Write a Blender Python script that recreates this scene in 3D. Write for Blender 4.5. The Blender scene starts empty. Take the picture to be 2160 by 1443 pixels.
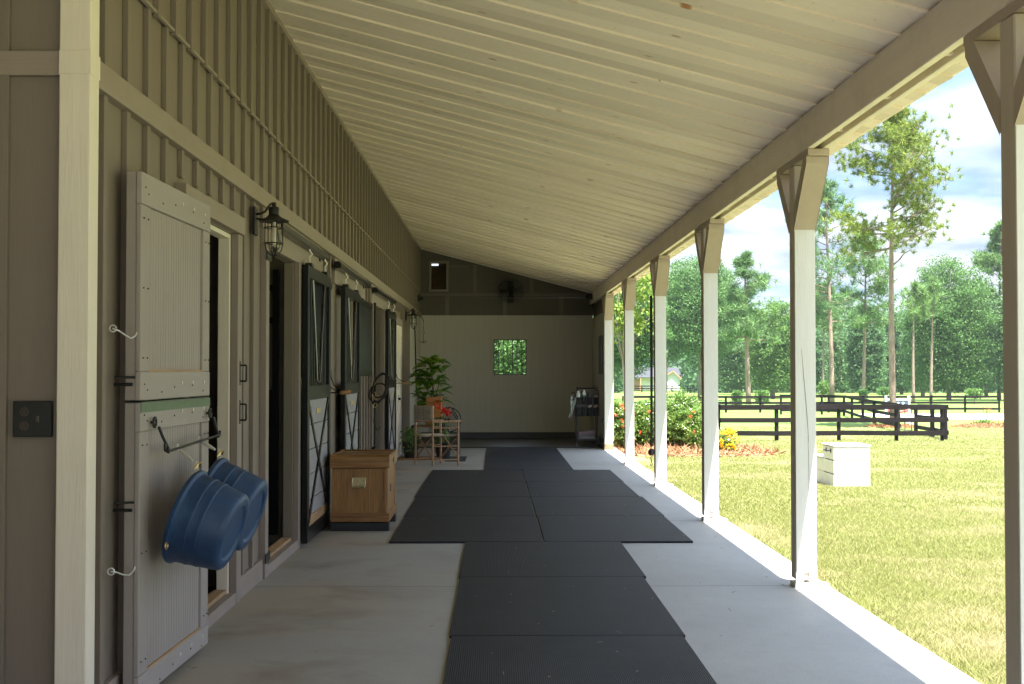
import bpy, math, random
import numpy as np
from mathutils import Vector, Matrix
R = math.radians
random.seed(7)
S = bpy.context.scene
COL = S.collection

# ------------------------------------------------------------------ camera, world, sun, exposure
cd = bpy.data.cameras.new('camera'); cam = bpy.data.objects.new('camera', cd); COL.objects.link(cam)
cd.sensor_width = 36; cd.lens = 43.33; cd.clip_end = 2000; cd.clip_start = 0.05
cam.location = (0, 0, 1.45); cam.rotation_euler = (R(90 + 1.377), 0, R(-0.727))
S.camera = cam

SUN_EL, SUN_AZ = 73.0, 151.0      # azimuth measured clockwise from +Y (north)
w = bpy.data.worlds.new('World'); S.world = w; w.use_nodes = True
nt = w.node_tree; nt.nodes.clear()
def N(nt, t, **k):
    n = nt.nodes.new(t)
    for a, b in k.items(): setattr(n, a, b)
    return n
wo = N(nt, 'ShaderNodeOutputWorld'); bg = N(nt, 'ShaderNodeBackground'); bg.inputs[1].default_value = 0.15
sky = N(nt, 'ShaderNodeTexSky', sky_type='NISHITA'); sky.sun_disc = False
sky.sun_elevation = R(SUN_EL); sky.sun_rotation = R(SUN_AZ); sky.air_density = 1.0; sky.dust_density = 0.5; sky.ozone_density = 1.0
tc = N(nt, 'ShaderNodeTexCoord')
sx = N(nt, 'ShaderNodeSeparateXYZ'); nt.links.new(tc.outputs['Generated'], sx.inputs[0])
# clouds lie on a flat layer: divide the direction by its height
mz = N(nt, 'ShaderNodeMath', operation='ADD'); nt.links.new(sx.outputs[2], mz.inputs[0]); mz.inputs[1].default_value = 0.16
mx = N(nt, 'ShaderNodeMath', operation='MAXIMUM'); nt.links.new(mz.outputs[0], mx.inputs[0]); mx.inputs[1].default_value = 0.05
dv = N(nt, 'ShaderNodeVectorMath', operation='DIVIDE'); nt.links.new(tc.outputs['Generated'], dv.inputs[0])
cb = N(nt, 'ShaderNodeCombineXYZ')
for i in range(3): nt.links.new(mx.outputs[0], cb.inputs[i])
nt.links.new(cb.outputs[0], dv.inputs[1])
mp = N(nt, 'ShaderNodeMapping'); mp.inputs['Location'].default_value = (3.1, 1.7, 0.0); mp.inputs['Scale'].default_value = (1.0, 1.0, 2.2)
nt.links.new(dv.outputs[0], mp.inputs[0])
n1 = N(nt, 'ShaderNodeTexNoise'); n1.inputs['Scale'].default_value = 2.1; n1.inputs['Detail'].default_value = 9; n1.inputs['Roughness'].default_value = 0.52
nt.links.new(mp.outputs[0], n1.inputs['Vector'])
cr = N(nt, 'ShaderNodeValToRGB'); cr.color_ramp.elements[0].position = 0.36; cr.color_ramp.elements[1].position = 0.58; cr.color_ramp.elements[0].color = (.88, .88, .88, 1)
nt.links.new(n1.outputs[0], cr.inputs[0])
n2 = N(nt, 'ShaderNodeTexNoise'); n2.inputs['Scale'].default_value = 2.2; n2.inputs['Detail'].default_value = 6
nt.links.new(mp.outputs[0], n2.inputs['Vector'])
cc = N(nt, 'ShaderNodeMix', data_type='RGBA'); cr2 = N(nt, 'ShaderNodeValToRGB'); cr2.color_ramp.elements[0].position = 0.40; cr2.color_ramp.elements[1].position = 0.60; nt.links.new(n2.outputs[0], cr2.inputs[0]); nt.links.new(cr2.outputs[0], cc.inputs[0])
cc.inputs[6].default_value = (0.42, 0.62, 0.96, 1); cc.inputs[7].default_value = (1.08, 1.13, 1.24, 1)
mm = N(nt, 'ShaderNodeMix', data_type='RGBA'); nt.links.new(cr.outputs[0], mm.inputs[0])
el = N(nt, 'ShaderNodeMapRange'); nt.links.new(sx.outputs[2], el.inputs[0]); el.inputs[1].default_value = 0.30; el.inputs[2].default_value = 0.55
hi = N(nt, 'ShaderNodeMix', data_type='RGBA'); nt.links.new(el.outputs[0], hi.inputs[0]); nt.links.new(cc.outputs[2], hi.inputs[6]); hi.inputs[7].default_value = (2.4, 2.9, 3.7, 1)
nt.links.new(sky.outputs[0], mm.inputs[6]); nt.links.new(hi.outputs[2], mm.inputs[7])
nt.links.new(mm.outputs[2], bg.inputs[0]); nt.links.new(bg.outputs[0], wo.inputs[0])

sd = bpy.data.lights.new('sun', 'SUN'); sd.energy = 5.0; sd.angle = R(0.53); sd.color = (1.0, 0.97, 0.93)
sun = bpy.data.objects.new('sun', sd); COL.objects.link(sun); sun.location = (3, -3, 12)
sdir = Vector((math.sin(R(SUN_AZ)) * math.cos(R(SUN_EL)), math.cos(R(SUN_AZ)) * math.cos(R(SUN_EL)), math.sin(R(SUN_EL))))
sun.rotation_euler = sdir.to_track_quat('Z', 'Y').to_euler()
vs = S.view_settings; vs.view_transform = 'Standard'; vs.look = 'None'; vs.exposure = 2.72; vs.gamma = 1.0; vs.use_curve_mapping = False
S.cycles.max_bounces = 10; S.cycles.diffuse_bounces = 6; S.cycles.glossy_bounces = 4; S.cycles.transmission_bounces = 6; S.cycles.transparent_max_bounces = 8
S.cycles.use_denoising = True; S.cycles.sample_clamp_indirect = 8.0

# ------------------------------------------------------------------ helpers: tagging
def tag(o, label=None, cat=None, group=None, kind=None):
    if label: o['label'] = label
    if cat: o['category'] = cat
    if group: o['group'] = group
    if kind: o['kind'] = kind
    return o
def thing(name, label, cat, loc=(0, 0, 0), rz=0.0, group=None):
    o = bpy.data.objects.new(name, None); COL.objects.link(o); o.empty_display_size = 0.1
    o.location = loc; o.rotation_euler = (0, 0, rz)
    return tag(o, label, cat, group)
def dup(root, loc, rz=None, label=None, scale=None):
    r = root.copy(); COL.objects.link(r); r.location = loc
    if rz is not None: r.rotation_euler = (0, 0, rz)
    if scale is not None: r.scale = scale
    if label: r['label'] = label
    for ch in list(root.children):
        c = ch.copy(); COL.objects.link(c); c.parent = r
        for g in list(ch.children):
            d = g.copy(); COL.objects.link(d); d.parent = c
    return r

# ------------------------------------------------------------------ helpers: mesh building
class MB:
    def __init__(s): s.v = []; s.f = []; s.mi = []; s.cur = 0; s.ch = []
    def add(s, vs_, fs, mi=None):
        b = len(s.v); s.ch.append((b, len(s.f))); s.v += [tuple(p) for p in vs_]
        for f in fs: s.f.append(tuple(b + i for i in f)); s.mi.append(s.cur if mi is None else mi)
        return s
    def hexa(s, p):   # 8 points: bottom 4 ccw, top 4 ccw
        return s.add(p, [(0, 3, 2, 1), (4, 5, 6, 7), (0, 1, 5, 4), (1, 2, 6, 5), (2, 3, 7, 6), (3, 0, 4, 7)])
    def box(s, x0, x1, y0, y1, z0, z1, M=None):
        p = [(x0, y0, z0), (x1, y0, z0), (x1, y1, z0), (x0, y1, z0), (x0, y0, z1), (x1, y0, z1), (x1, y1, z1), (x0, y1, z1)]
        if M is not None: p = [tuple(M @ Vector(q)) for q in p]
        return s.hexa(p)
    def bar(s, a, b, wdt, hgt, up=(0, 0, 1)):
        a = Vector(a); b = Vector(b); d = (b - a).normalized(); u = Vector(up)
        sd_ = d.cross(u)
        if sd_.length < 1e-4: sd_ = d.cross(Vector((1, 0, 0)))
        sd_.normalize(); u = sd_.cross(d).normalized()
        sd_ *= wdt / 2; u *= hgt / 2
        return s.hexa([a - sd_ - u, a + sd_ - u, b + sd_ - u, b - sd_ - u, a - sd_ + u, a + sd_ + u, b + sd_ + u, b - sd_ + u])
    def tube(s, pts, rad, n=8, closed=False, cap=True):
        pts = [Vector(p) for p in pts]; m = len(pts)
        rads = rad if isinstance(rad, (list, tuple)) else [rad] * m
        b = len(s.v); prev = None
        for i, p in enumerate(pts):
            if closed: d = (pts[(i + 1) % m] - pts[i - 1])
            else: d = (pts[min(i + 1, m - 1)] - pts[max(i - 1, 0)])
            d.normalize()
            if prev is None:
                a = d.orthogonal().normalized()
            else:
                a = (prev - d * prev.dot(d))
                a = a.normalized() if a.length > 1e-5 else d.orthogonal().normalized()
            prev = a; c = d.cross(a)
            for k in range(n):
                t = 2 * math.pi * k / n
                s.v.append(tuple(p + (a * math.cos(t) + c * math.sin(t)) * rads[i]))
        segs = m if closed else m - 1
        for i in range(segs):
            for k in range(n):
                i2 = (i + 1) % m
                s.f.append((b + i * n + k, b + i * n + (k + 1) % n, b + i2 * n + (k + 1) % n, b + i2 * n + k)); s.mi.append(s.cur)
        if cap and not closed:
            s.f.append(tuple(b + k for k in range(n))[::-1]); s.mi.append(s.cur)
            s.f.append(tuple(b + (m - 1) * n + k for k in range(n))); s.mi.append(s.cur)
        return s
    def lathe(s, prof, c=(0, 0, 0), axis=(0, 0, 1), n=24, sy=1.0):
        # prof: list of (radius, height along axis)
        ax = Vector(axis).normalized(); a = ax.orthogonal().normalized(); d = ax.cross(a); c = Vector(c); b = len(s.v)
        for r, h in prof:
            for k in range(n):
                t = 2 * math.pi * k / n
                s.v.append(tuple(c + ax * h + (a * math.cos(t) + d * math.sin(t) * sy) * max(r, 1e-5)))
        for i in range(len(prof) - 1):
            for k in range(n):
                s.f.append((b + i * n + k, b + i * n + (k + 1) % n, b + (i + 1) * n + (k + 1) % n, b + (i + 1) * n + k)); s.mi.append(s.cur)
        return s
    def disc(s, c, axis, r, h, n=16):
        return s.lathe([(0, -h / 2), (r, -h / 2), (r, h / 2), (0, h / 2)], c, axis, n)
    def ball(s, c, r, n=12, sz=1.0):
        prof = [(r * math.sin(math.pi * i / 8), -r * sz * math.cos(math.pi * i / 8)) for i in range(9)]
        return s.lathe(prof, c, (0, 0, 1), n)
    def each(s, name, mat, parent=None, **k):
        out = []; ends = s.ch[1:] + [(len(s.v), len(s.f))]
        for (v0, f0), (v1, f1) in zip(s.ch, ends):
            m = MB(); m.v = s.v[v0:v1]; m.f = [tuple(i - v0 for i in f) for f in s.f[f0:f1]]; m.mi = s.mi[f0:f1]
            out.append(m.build(name, mat, parent, **k))
        return out
    def build(s, name, mat, parent=None, smooth=False, bevel=0.0, inv=None):
        me = bpy.data.meshes.new(name)
        vv = s.v
        if parent is not None and parent.type == 'EMPTY':
            # vertices are given in world space; store them local to the parent
            Mi = mat_world(parent).inverted(); vv = [tuple(Mi @ Vector(p)) for p in s.v]
        elif parent is not None:
            Mi = mat_world(parent).inverted(); vv = [tuple(Mi @ Vector(p)) for p in s.v]
        me.from_pydata(vv, [], s.f); me.update()
        for m_ in (mat if isinstance(mat, (list, tuple)) else [mat]): me.materials.append(m_)
        if isinstance(mat, (list, tuple)): me.polygons.foreach_set('material_index', s.mi)
        if smooth:
            me.shade_smooth()
            try: me.set_sharp_from_angle(angle=R(38))
            except Exception: pass
        o = bpy.data.objects.new(name, me); COL.objects.link(o)
        if parent is not None: o.parent = parent
        if bevel:
            bm_ = o.modifiers.new('bevel', 'BEVEL'); bm_.width = bevel; bm_.segments = 1; bm_.limit_method = 'ANGLE'
        return o
def mat_world(o):
    M = Matrix.LocRotScale(o.location, o.rotation_euler, o.scale)
    return (mat_world(o.parent) @ M) if o.parent else M

def npmesh(name, V, F, mat, parent=None, off=None):
    """V (n,3) float, F (m,k) int; built directly in the parent's local space"""
    me = bpy.data.meshes.new(name); n, k = F.shape
    me.vertices.add(len(V)); me.vertices.foreach_set('co', V.astype(np.float32).ravel())
    me.loops.add(n * k); me.loops.foreach_set('vertex_index', F.astype(np.int32).ravel())
    me.polygons.add(n); me.polygons.foreach_set('loop_start', np.arange(0, n * k, k, dtype=np.int32)); me.polygons.foreach_set('loop_total', np.full(n, k, dtype=np.int32))
    me.update(calc_edges=True); me.validate(); me.materials.append(mat)
    o = bpy.data.objects.new(name, me); COL.objects.link(o)
    if parent is not None: o.parent = parent
    return o

# ------------------------------------------------------------------ materials
def base(name):
    m = bpy.data.materials.new(name); m.use_nodes = True; t = m.node_tree; t.nodes.clear()
    o = N(t, 'ShaderNodeOutputMaterial'); p = N(t, 'ShaderNodeBsdfPrincipled'); t.links.new(p.outputs[0], o.inputs[0])
    return m, t, p, o
def rgb(c, k=1.0): return (min(c[0] * k, 1), min(c[1] * k, 1), min(c[2] * k, 1), 1)
def noise(t, scale, vec=None, detail=5, rough=0.55, mscale=(1, 1, 1), coord='Object', dist=0.0):
    c = N(t, 'ShaderNodeTexCoord'); m = N(t, 'ShaderNodeMapping'); m.inputs['Scale'].default_value = mscale
    t.links.new(c.outputs[coord] if vec is None else vec, m.inputs[0])
    n = N(t, 'ShaderNodeTexNoise'); n.inputs['Scale'].default_value = scale; n.inputs['Detail'].default_value = detail; n.inputs['Roughness'].default_value = rough
    n.inputs['Distortion'].default_value = dist
    t.links.new(m.outputs[0], n.inputs['Vector']); return n
def ramp(t, src, stops):
    r = N(t, 'ShaderNodeValToRGB'); e = r.color_ramp.elements
    while len(e) < len(stops): e.new(0.5)
    for i, (p, c) in enumerate(stops): e[i].position = p; e[i].color = c
    t.links.new(src, r.inputs[0]); return r
def mixc(t, fac, a, b, mode='MIX'):
    m = N(t, 'ShaderNodeMix', data_type='RGBA', blend_type=mode)
    if hasattr(fac, 'is_linked') or isinstance(fac, bpy.types.NodeSocket): t.links.new(fac, m.inputs[0])
    else: m.inputs[0].default_value = fac
    for i, q in ((6, a), (7, b)):
        if isinstance(q, bpy.types.NodeSocket): t.links.new(q, m.inputs[i])
        else: m.inputs[i].default_value = q
    return m.outputs[2]
def bump(t, p, h, strength, dist=0.01):
    b = N(t, 'ShaderNodeBump'); b.inputs['Strength'].default_value = strength; b.inputs['Distance'].default_value = dist
    t.links.new(h, b.inputs['Height']); t.links.new(b.outputs[0], p.inputs['Normal']); return b
def mk(name, col, rough=0.6, var=0.12, scale=6, ms=(1, 1, 1), bs=0.2, bd=0.004, metallic=0.0, fine=60, fms=None, island=0.0, spec=0.5, dirt=0.0, dcol=(0.12, 0.09, 0.06)):
    m, t, p, o = base(name)
    n = noise(t, scale, mscale=ms)
    c = ramp(t, n.outputs[0], [(0.3, rgb(col, 1 - var)), (0.7, rgb(col, 1 + var))]).outputs[0]
    f = noise(t, fine, mscale=fms or ms, detail=4)
    c = mixc(t, 0.35, c, ramp(t, f.outputs[0], [(0.35, rgb(col, 1 - var)), (0.65, rgb(col, 1 + var))]).outputs[0])
    if dirt:
        d = noise(t, 2.3, detail=8, rough=0.7)
        dr = ramp(t, d.outputs[0], [(0.52, (0, 0, 0, 1)), (0.75, (dirt, dirt, dirt, 1))])
        c = mixc(t, dr.outputs[0], c, rgb(dcol))
    if island:
        g = N(t, 'ShaderNodeNewGeometry'); r = ramp(t, g.outputs['Random Per Island'], [(0, (1 - island,) * 3 + (1,)), (1, (1, 1, 1, 1))])
        c = mixc(t, 1.0, c, r.outputs[0], 'MULTIPLY')
    t.links.new(c, p.inputs['Base Color']); p.inputs['Roughness'].default_value = rough; p.inputs['Metallic'].default_value = metallic
    p.inputs['Specular IOR Level'].default_value = spec
    if bs: bump(t, p, f.outputs[0], bs, bd)
    return m
# painted wood with a visible grain running along one axis
def paint(name, col, axis='z', rough=0.62, var=0.06, grain=0.35, **k):
    ms = {'x': (0.06, 1, 1), 'y': (1, 0.06, 1), 'z': (1, 1, 0.06)}[axis]
    return mk(name, col, rough, var, 14, ms, grain, 0.003, fine=120, fms=ms, spec=0.25, **k)
TAUPE = (0.200, 0.163, 0.134)
M_siding = paint('siding_paint', TAUPE, 'z', dirt=0.15)
M_batten = paint('batten_paint', TAUPE, 'z', dirt=0.10)
M_trimh = paint('trim_paint_horizontal', (0.28, 0.23, 0.195), 'y', dirt=0.15)
M_trimx = paint('trim_paint_cross', (0.28, 0.23, 0.195), 'x', dirt=0.15)
M_casing = paint('casing_paint', (0.26, 0.213, 0.185), 'z')
M_cream = paint('cream_paint', (0.72, 0.65, 0.55), 'z', grain=0.6, dirt=0.12, dcol=(0.4, 0.33, 0.22))
M_creamwall = paint('cream_wall_paint', (0.56, 0.53, 0.45), 'z', grain=0.15)
M_post = paint('post_paint', (0.56, 0.49, 0.41), 'z', grain=0.6, dirt=0.10, dcol=(0.35, 0.3, 0.24))
M_postw = paint('white_post_tone', (0.76, 0.75, 0.71), 'z', grain=0.6, dirt=0.10, dcol=(0.4, 0.36, 0.3))
M_beam = paint('beam_paint', (0.84, 0.75, 0.65), 'y', grain=0.7, dirt=0.2, dcol=(0.25, 0.2, 0.14))
M_brace = paint('brace_paint', (0.46, 0.38, 0.31), 'z', grain=0.5)
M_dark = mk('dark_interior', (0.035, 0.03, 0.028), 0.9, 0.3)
M_stall = paint('stall_panel_paint', (0.20, 0.17, 0.13), 'z')
M_black = mk('black_powder_coat', (0.006, 0.007, 0.007), 0.28, 0.2, 8, bs=0.05, spec=.35)
M_iron = mk('dark_iron', (0.02, 0.019, 0.018), 0.45, 0.3, 20, bs=0.15, metallic=0.4)
M_zinc = mk('zinc_plate', (0.66, 0.64, 0.60), 0.4, 0.1, 30, bs=0.05, metallic=0.45)
M_brass = mk('brass', (0.62, 0.45, 0.2), 0.35, 0.15, 30, bs=0.05, metallic=1.0)
M_rope = mk('dark_rope', (0.03, 0.024, 0.02), 0.85, 0.3, 60, bs=0.6, fine=200)
M_leather = mk('brown_leather', (0.16, 0.07, 0.03), 0.5, 0.25, 30)
M_whiteboard = paint('white_board_paint', (0.29, 0.28, 0.29), 'y', grain=0.2)
M_dutch = paint('dutch_door_paint', (0.31, 0.27, 0.25), 'z', grain=0.25, dirt=0.25, dcol=(0.2, 0.16, 0.12))
M_dutchr = paint('dutch_rail_paint', (0.33, 0.29, 0.27), 'y', grain=0.25, dirt=0.2, dcol=(0.2, 0.16, 0.12))
M_rawwood = mk('bare_wood_edge', (0.36, 0.22, 0.11), 0.7, 0.25, 20, (1, 0.1, 1))
M_green = mk('green_metal_strip', (0.055, 0.095, 0.065), 0.3, 0.2, 20, metallic=0.8)
M_beige_fabric = mk('woven_canvas', (0.50, 0.42, 0.32), 0.9, 0.15, 30, bs=0.8, fine=300)
M_bamboo = mk('bamboo_cane', (0.34, 0.195, 0.095), 0.45, 0.35, 30, (1, 1, 0.4), 0.3)
M_terra = mk('terracotta_glaze', (0.42, 0.16, 0.04), 0.35, 0.2, 12)
M_concblock = mk('brown_block', (0.26, 0.19, 0.11), 0.9, 0.25, 20)
M_straw_m = mk('coir_mat', (0.22, 0.11, 0.05), 0.95, 0.3, 60, bs=0.8)
M_bl_mat = mk('black_doormat', (0.02, 0.02, 0.022), 0.9, 0.3, 60, bs=0.8)
M_fence = mk('black_fence_paint', (0.013, 0.010, 0.010), 0.8, 0.3, 6, (0.3, 0.3, 1), 0.3, island=0.4, spec=0.1)
M_tire = mk('black_plastic', (0.015, 0.015, 0.016), 0.5, 0.2, 20)

def wood_trunk():
    m, t, p, o = base('oak_veneer')
    n = noise(t, 9, mscale=(1, 1, 0.09), detail=7, rough=0.65, dist=1.2)
    f = noise(t, 90, mscale=(1, 1, 0.04), detail=3)
    c = ramp(t, n.outputs[0], [(0.30, (0.13, 0.05, 0.012, 1)), (0.5, (0.30, 0.14, 0.035, 1)), (0.72, (0.42, 0.21, 0.06, 1))]).outputs[0]
    c = mixc(t, 0.4, c, ramp(t, f.outputs[0], [(0.4, (0.10, 0.04, 0.015, 1)), (0.62, (0.36, 0.2, 0.08, 1))]).outputs[0])
    t.links.new(c, p.inputs[0]); p.inputs['Roughness'].default_value = 0.38; bump(t, p, f.outputs[0], 0.25, 0.002); return m
M_oak = wood_trunk()
def wood_h():
    m, t, p, o = base('oak_veneer_horizontal')
    n = noise(t, 9, mscale=(0.09, 0.09, 1), detail=7, rough=0.65, dist=1.2)
    f = noise(t, 90, mscale=(0.04, 0.04, 1), detail=3)
    c = ramp(t, n.outputs[0], [(0.30, (0.11, 0.04, 0.01, 1)), (0.5, (0.28, 0.125, 0.03, 1)), (0.72, (0.40, 0.20, 0.055, 1))]).outputs[0]
    c = mixc(t, 0.4, c, ramp(t, f.outputs[0], [(0.4, (0.09, 0.035, 0.012, 1)), (0.62, (0.34, 0.19, 0.075, 1))]).outputs[0])
    t.links.new(c, p.inputs[0]); p.inputs['Roughness'].default_value = 0.38; bump(t, p, f.outputs[0], 0.25, 0.002); return m
M_oakh = wood_h()

def ceiling_mat():
    m, t, p, o = base('whitewashed_ceiling_board')
    n = noise(t, 5, mscale=(0.15, 1.2, 1), detail=7, rough=0.6, dist=0.6)
    f = noise(t, 70, mscale=(0.05, 1, 1), detail=4, dist=0.4)
    c = ramp(t, n.outputs[0], [(0.3, (0.84, 0.73, 0.62, 1)), (0.62, (0.90, 0.80, 0.69, 1))]).outputs[0]
    c = mixc(t, 0.3, c, ramp(t, f.outputs[0], [(0.35, (0.80, 0.69, 0.58, 1)), (0.6, (0.90, 0.80, 0.69, 1))]).outputs[0])
    g = N(t, 'ShaderNodeNewGeometry'); r = ramp(t, g.outputs['Random Per Island'], [(0, (0.78, 0.77, 0.76, 1)), (0.35, (0.92, 0.92, 0.92, 1)), (1, (1, 1, 1, 1))])
    c = mixc(t, 1.0, c, r.outputs[0], 'MULTIPLY')
    # knots
    tc_ = N(t, 'ShaderNodeTexCoord'); mpp = N(t, 'ShaderNodeMapping'); mpp.inputs['Scale'].default_value = (1.0, 1.7, 1.0)
    t.links.new(tc_.outputs['Object'], mpp.inputs[0])
    dn = noise(t, 8, detail=2); 
    v = N(t, 'ShaderNodeTexVoronoi', voronoi_dimensions='2D'); v.inputs['Scale'].default_value = 1.9; t.links.new(mpp.outputs[0], v.inputs['Vector'])
    kr = ramp(t, v.outputs['Distance'], [(0.0, (1, 1, 1, 1)), (0.04, (0.9, 0.9, 0.9, 1)), (0.07, (0, 0, 0, 1))])
    sp = N(t, 'ShaderNodeSeparateColor'); t.links.new(v.outputs['Color'], sp.inputs[0])
    gt = N(t, 'ShaderNodeMath', operation='GREATER_THAN'); t.links.new(sp.outputs[0], gt.inputs[0]); gt.inputs[1].default_value = 0.72
    ml = N(t, 'ShaderNodeMath', operation='MULTIPLY'); t.links.new(kr.outputs[0], ml.inputs[0]); t.links.new(gt.outputs[0], ml.inputs[1])
    m2 = N(t, 'ShaderNodeMath', operation='MULTIPLY'); t.links.new(ml.outputs[0], m2.inputs[0]); t.links.new(sp.outputs[1], m2.inputs[1])
    c = mixc(t, m2.outputs[0], c, (0.40, 0.20, 0.08, 1))
    # little nail spots and scars
    v2 = N(t, 'ShaderNodeTexVoronoi', voronoi_dimensions='2D'); v2.inputs['Scale'].default_value = 5.5; t.links.new(mpp.outputs[0], v2.inputs['Vector'])
    k2 = ramp(t, v2.outputs['Distance'], [(0.0, (0.8, 0.8, 0.8, 1)), (0.05, (0, 0, 0, 1))])
    s2 = N(t, 'ShaderNodeSeparateColor'); t.links.new(v2.outputs['Color'], s2.inputs[0])
    g2 = N(t, 'ShaderNodeMath', operation='GREATER_THAN'); t.links.new(s2.outputs[2], g2.inputs[0]); g2.inputs[1].default_value = 0.90
    m3 = N(t, 'ShaderNodeMath', operation='MULTIPLY'); t.links.new(k2.outputs[0], m3.inputs[0]); t.links.new(g2.outputs[0], m3.inputs[1])
    c = mixc(t, m3.outputs[0], c, (0.16, 0.11, 0.07, 1))
    t.links.new(c, p.inputs[0]); p.inputs['Roughness'].default_value = 0.7; p.inputs['Specular IOR Level'].default_value = 0.2
    bump(t, p, f.outputs[0], 0.35, 0.002); return m
M_ceil = ceiling_mat()

def concrete_mat():
    m, t, p, o = base('brushed_concrete')
    n = noise(t, 0.9, detail=9, rough=0.65); f = noise(t, 140, mscale=(1, 0.2, 1), detail=3); st = noise(t, 0.55, mscale=(0.9, 1.6, 1), detail=6, rough=0.6)
    c = ramp(t, n.outputs[0], [(0.3, (0.27, 0.265, 0.255, 1)), (0.7, (0.34, 0.335, 0.325, 1))]).outputs[0]
    c = mixc(t, 0.25, c, ramp(t, f.outputs[0], [(0.3, (0.23, 0.225, 0.215, 1)), (0.7, (0.39, 0.385, 0.37, 1))]).outputs[0])
    q = noise(t, 7, detail=10, rough=0.75, mscale=(1, .6, 1)); c = mixc(t, ramp(t, q.outputs[0], [(0.5, (0, 0, 0, 1)), (0.7, (.45, .45, .45, 1))]).outputs[0], c, (0.25, 0.235, 0.215, 1))
    # brown stains and a beige tint, stronger towards the barn wall
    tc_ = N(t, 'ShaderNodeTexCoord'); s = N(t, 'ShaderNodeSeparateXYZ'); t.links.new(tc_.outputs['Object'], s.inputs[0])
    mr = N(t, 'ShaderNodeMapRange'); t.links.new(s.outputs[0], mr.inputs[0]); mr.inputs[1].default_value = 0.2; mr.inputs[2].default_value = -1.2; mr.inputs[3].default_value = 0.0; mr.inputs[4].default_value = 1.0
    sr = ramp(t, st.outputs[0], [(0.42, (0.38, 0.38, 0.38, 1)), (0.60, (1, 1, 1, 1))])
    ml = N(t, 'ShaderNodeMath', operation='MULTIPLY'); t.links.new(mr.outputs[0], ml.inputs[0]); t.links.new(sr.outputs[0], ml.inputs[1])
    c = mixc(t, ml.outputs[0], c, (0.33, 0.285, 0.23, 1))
    s3 = noise(t, 1.5, mscale=(1, 1.1, 1), detail=7, rough=.6, dist=.4); m4 = N(t, 'ShaderNodeMath', operation='MULTIPLY'); t.links.new(mr.outputs[0], m4.inputs[0]); t.links.new(ramp(t, s3.outputs[0], [(0.50, (0, 0, 0, 1)), (0.68, (.55, .55, .55, 1))]).outputs[0], m4.inputs[1])
    c = mixc(t, m4.outputs[0], c, (0.16, 0.12, 0.088, 1))
    # saw-cut joints every 3.66 m
    a = N(t, 'ShaderNodeMath', operation='ADD'); t.links.new(s.outputs[1], a.inputs[0]); a.inputs[1].default_value = 100 * 3.66 - 8.36
    md = N(t, 'ShaderNodeMath', operation='MODULO'); t.links.new(a.outputs[0], md.inputs[0]); md.inputs[1].default_value = 3.66
    lt = N(t, 'ShaderNodeMath', operation='LESS_THAN'); t.links.new(md.outputs[0], lt.inputs[0]); lt.inputs[1].default_value = 0.012
    c = mixc(t, lt.outputs[0], c, (0.10, 0.095, 0.09, 1))
    t.links.new(c, p.inputs[0]); p.inputs['Roughness'].default_value = 0.62; p.inputs['Specular IOR Level'].default_value = 0.35
    bump(t, p, f.outputs[0], 0.35, 0.003); return m
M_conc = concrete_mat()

def rubber_mat():
    m, t, p, o = base('ribbed_rubber')
    tc_ = N(t, 'ShaderNodeTexCoord'); s = N(t, 'ShaderNodeSeparateXYZ'); t.links.new(tc_.outputs['Object'], s.inputs[0])
    a = N(t, 'ShaderNodeMath', operation='MULTIPLY'); t.links.new(s.outputs[0], a.inputs[0]); a.inputs[1].default_value = 2 * math.pi / 0.0105
    sn = N(t, 'ShaderNodeMath', operation='SINE'); t.links.new(a.outputs[0], sn.inputs[0])
    n = noise(t, 1.3, detail=9, rough=0.7); 
    mr = N(t, 'ShaderNodeMapRange'); t.links.new(sn.outputs[0], mr.inputs[0]); mr.inputs[1].default_value = -0.6; mr.inputs[2].default_value = 0.6
    c = mixc(t, mr.outputs[0], (0.008, 0.009, 0.012, 1), (0.020, 0.021, 0.028, 1))
    du = ramp(t, n.outputs[0], [(0.42, (0, 0, 0, 1)), (0.72, (0.22, 0.22, 0.22, 1))])
    c = mixc(t, du.outputs[0], c, (0.06, 0.058, 0.062, 1))
    v = N(t, 'ShaderNodeTexVoronoi', voronoi_dimensions='2D'); v.inputs['Scale'].default_value = 1.6; t.links.new(tc_.outputs['Object'], v.inputs['Vector'])
    kr = ramp(t, v.outputs['Distance'], [(0.0, (1, 1, 1, 1)), (0.009, (0.8, 0.8, 0.8, 1)), (0.012, (0, 0, 0, 1))])
    c = mixc(t, kr.outputs[0], c, (0.35, 0.32, 0.25, 1))
    g = N(t, 'ShaderNodeObjectInfo'); r = ramp(t, g.outputs['Random'], [(0, (0.85, 0.85, 0.85, 1)), (1, (1.0, 1.0, 1.0, 1))])
    c = mixc(t, 1.0, c, r.outputs[0], 'MULTIPLY')
    t.links.new(c, p.inputs[0]); p.inputs['Roughness'].default_value = 0.6; p.inputs['Specular IOR Level'].default_value = 0.22
    bump(t, p, sn.outputs[0], 0.5, 0.002); return m
M_rubber = rubber_mat()

def blue_mat():
    m, t, p, o = base('dusty_blue_plastic')
    n = noise(t, 5, detail=8, rough=0.7, dist=0.5); f = noise(t, 60, mscale=(1, 1, 1))
    c = ramp(t, n.outputs[0], [(0.35, (0.007, 0.032, 0.095, 1)), (0.6, (0.013, 0.05, 0.135, 1)), (0.72, (0.09, 0.11, 0.13, 1))]).outputs[0]
    t.links.new(c, p.inputs[0]); p.inputs['Roughness'].default_value = 0.5; bump(t, p, n.outputs[0], 0.15, 0.004); return m
M_blue = blue_mat()

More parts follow.
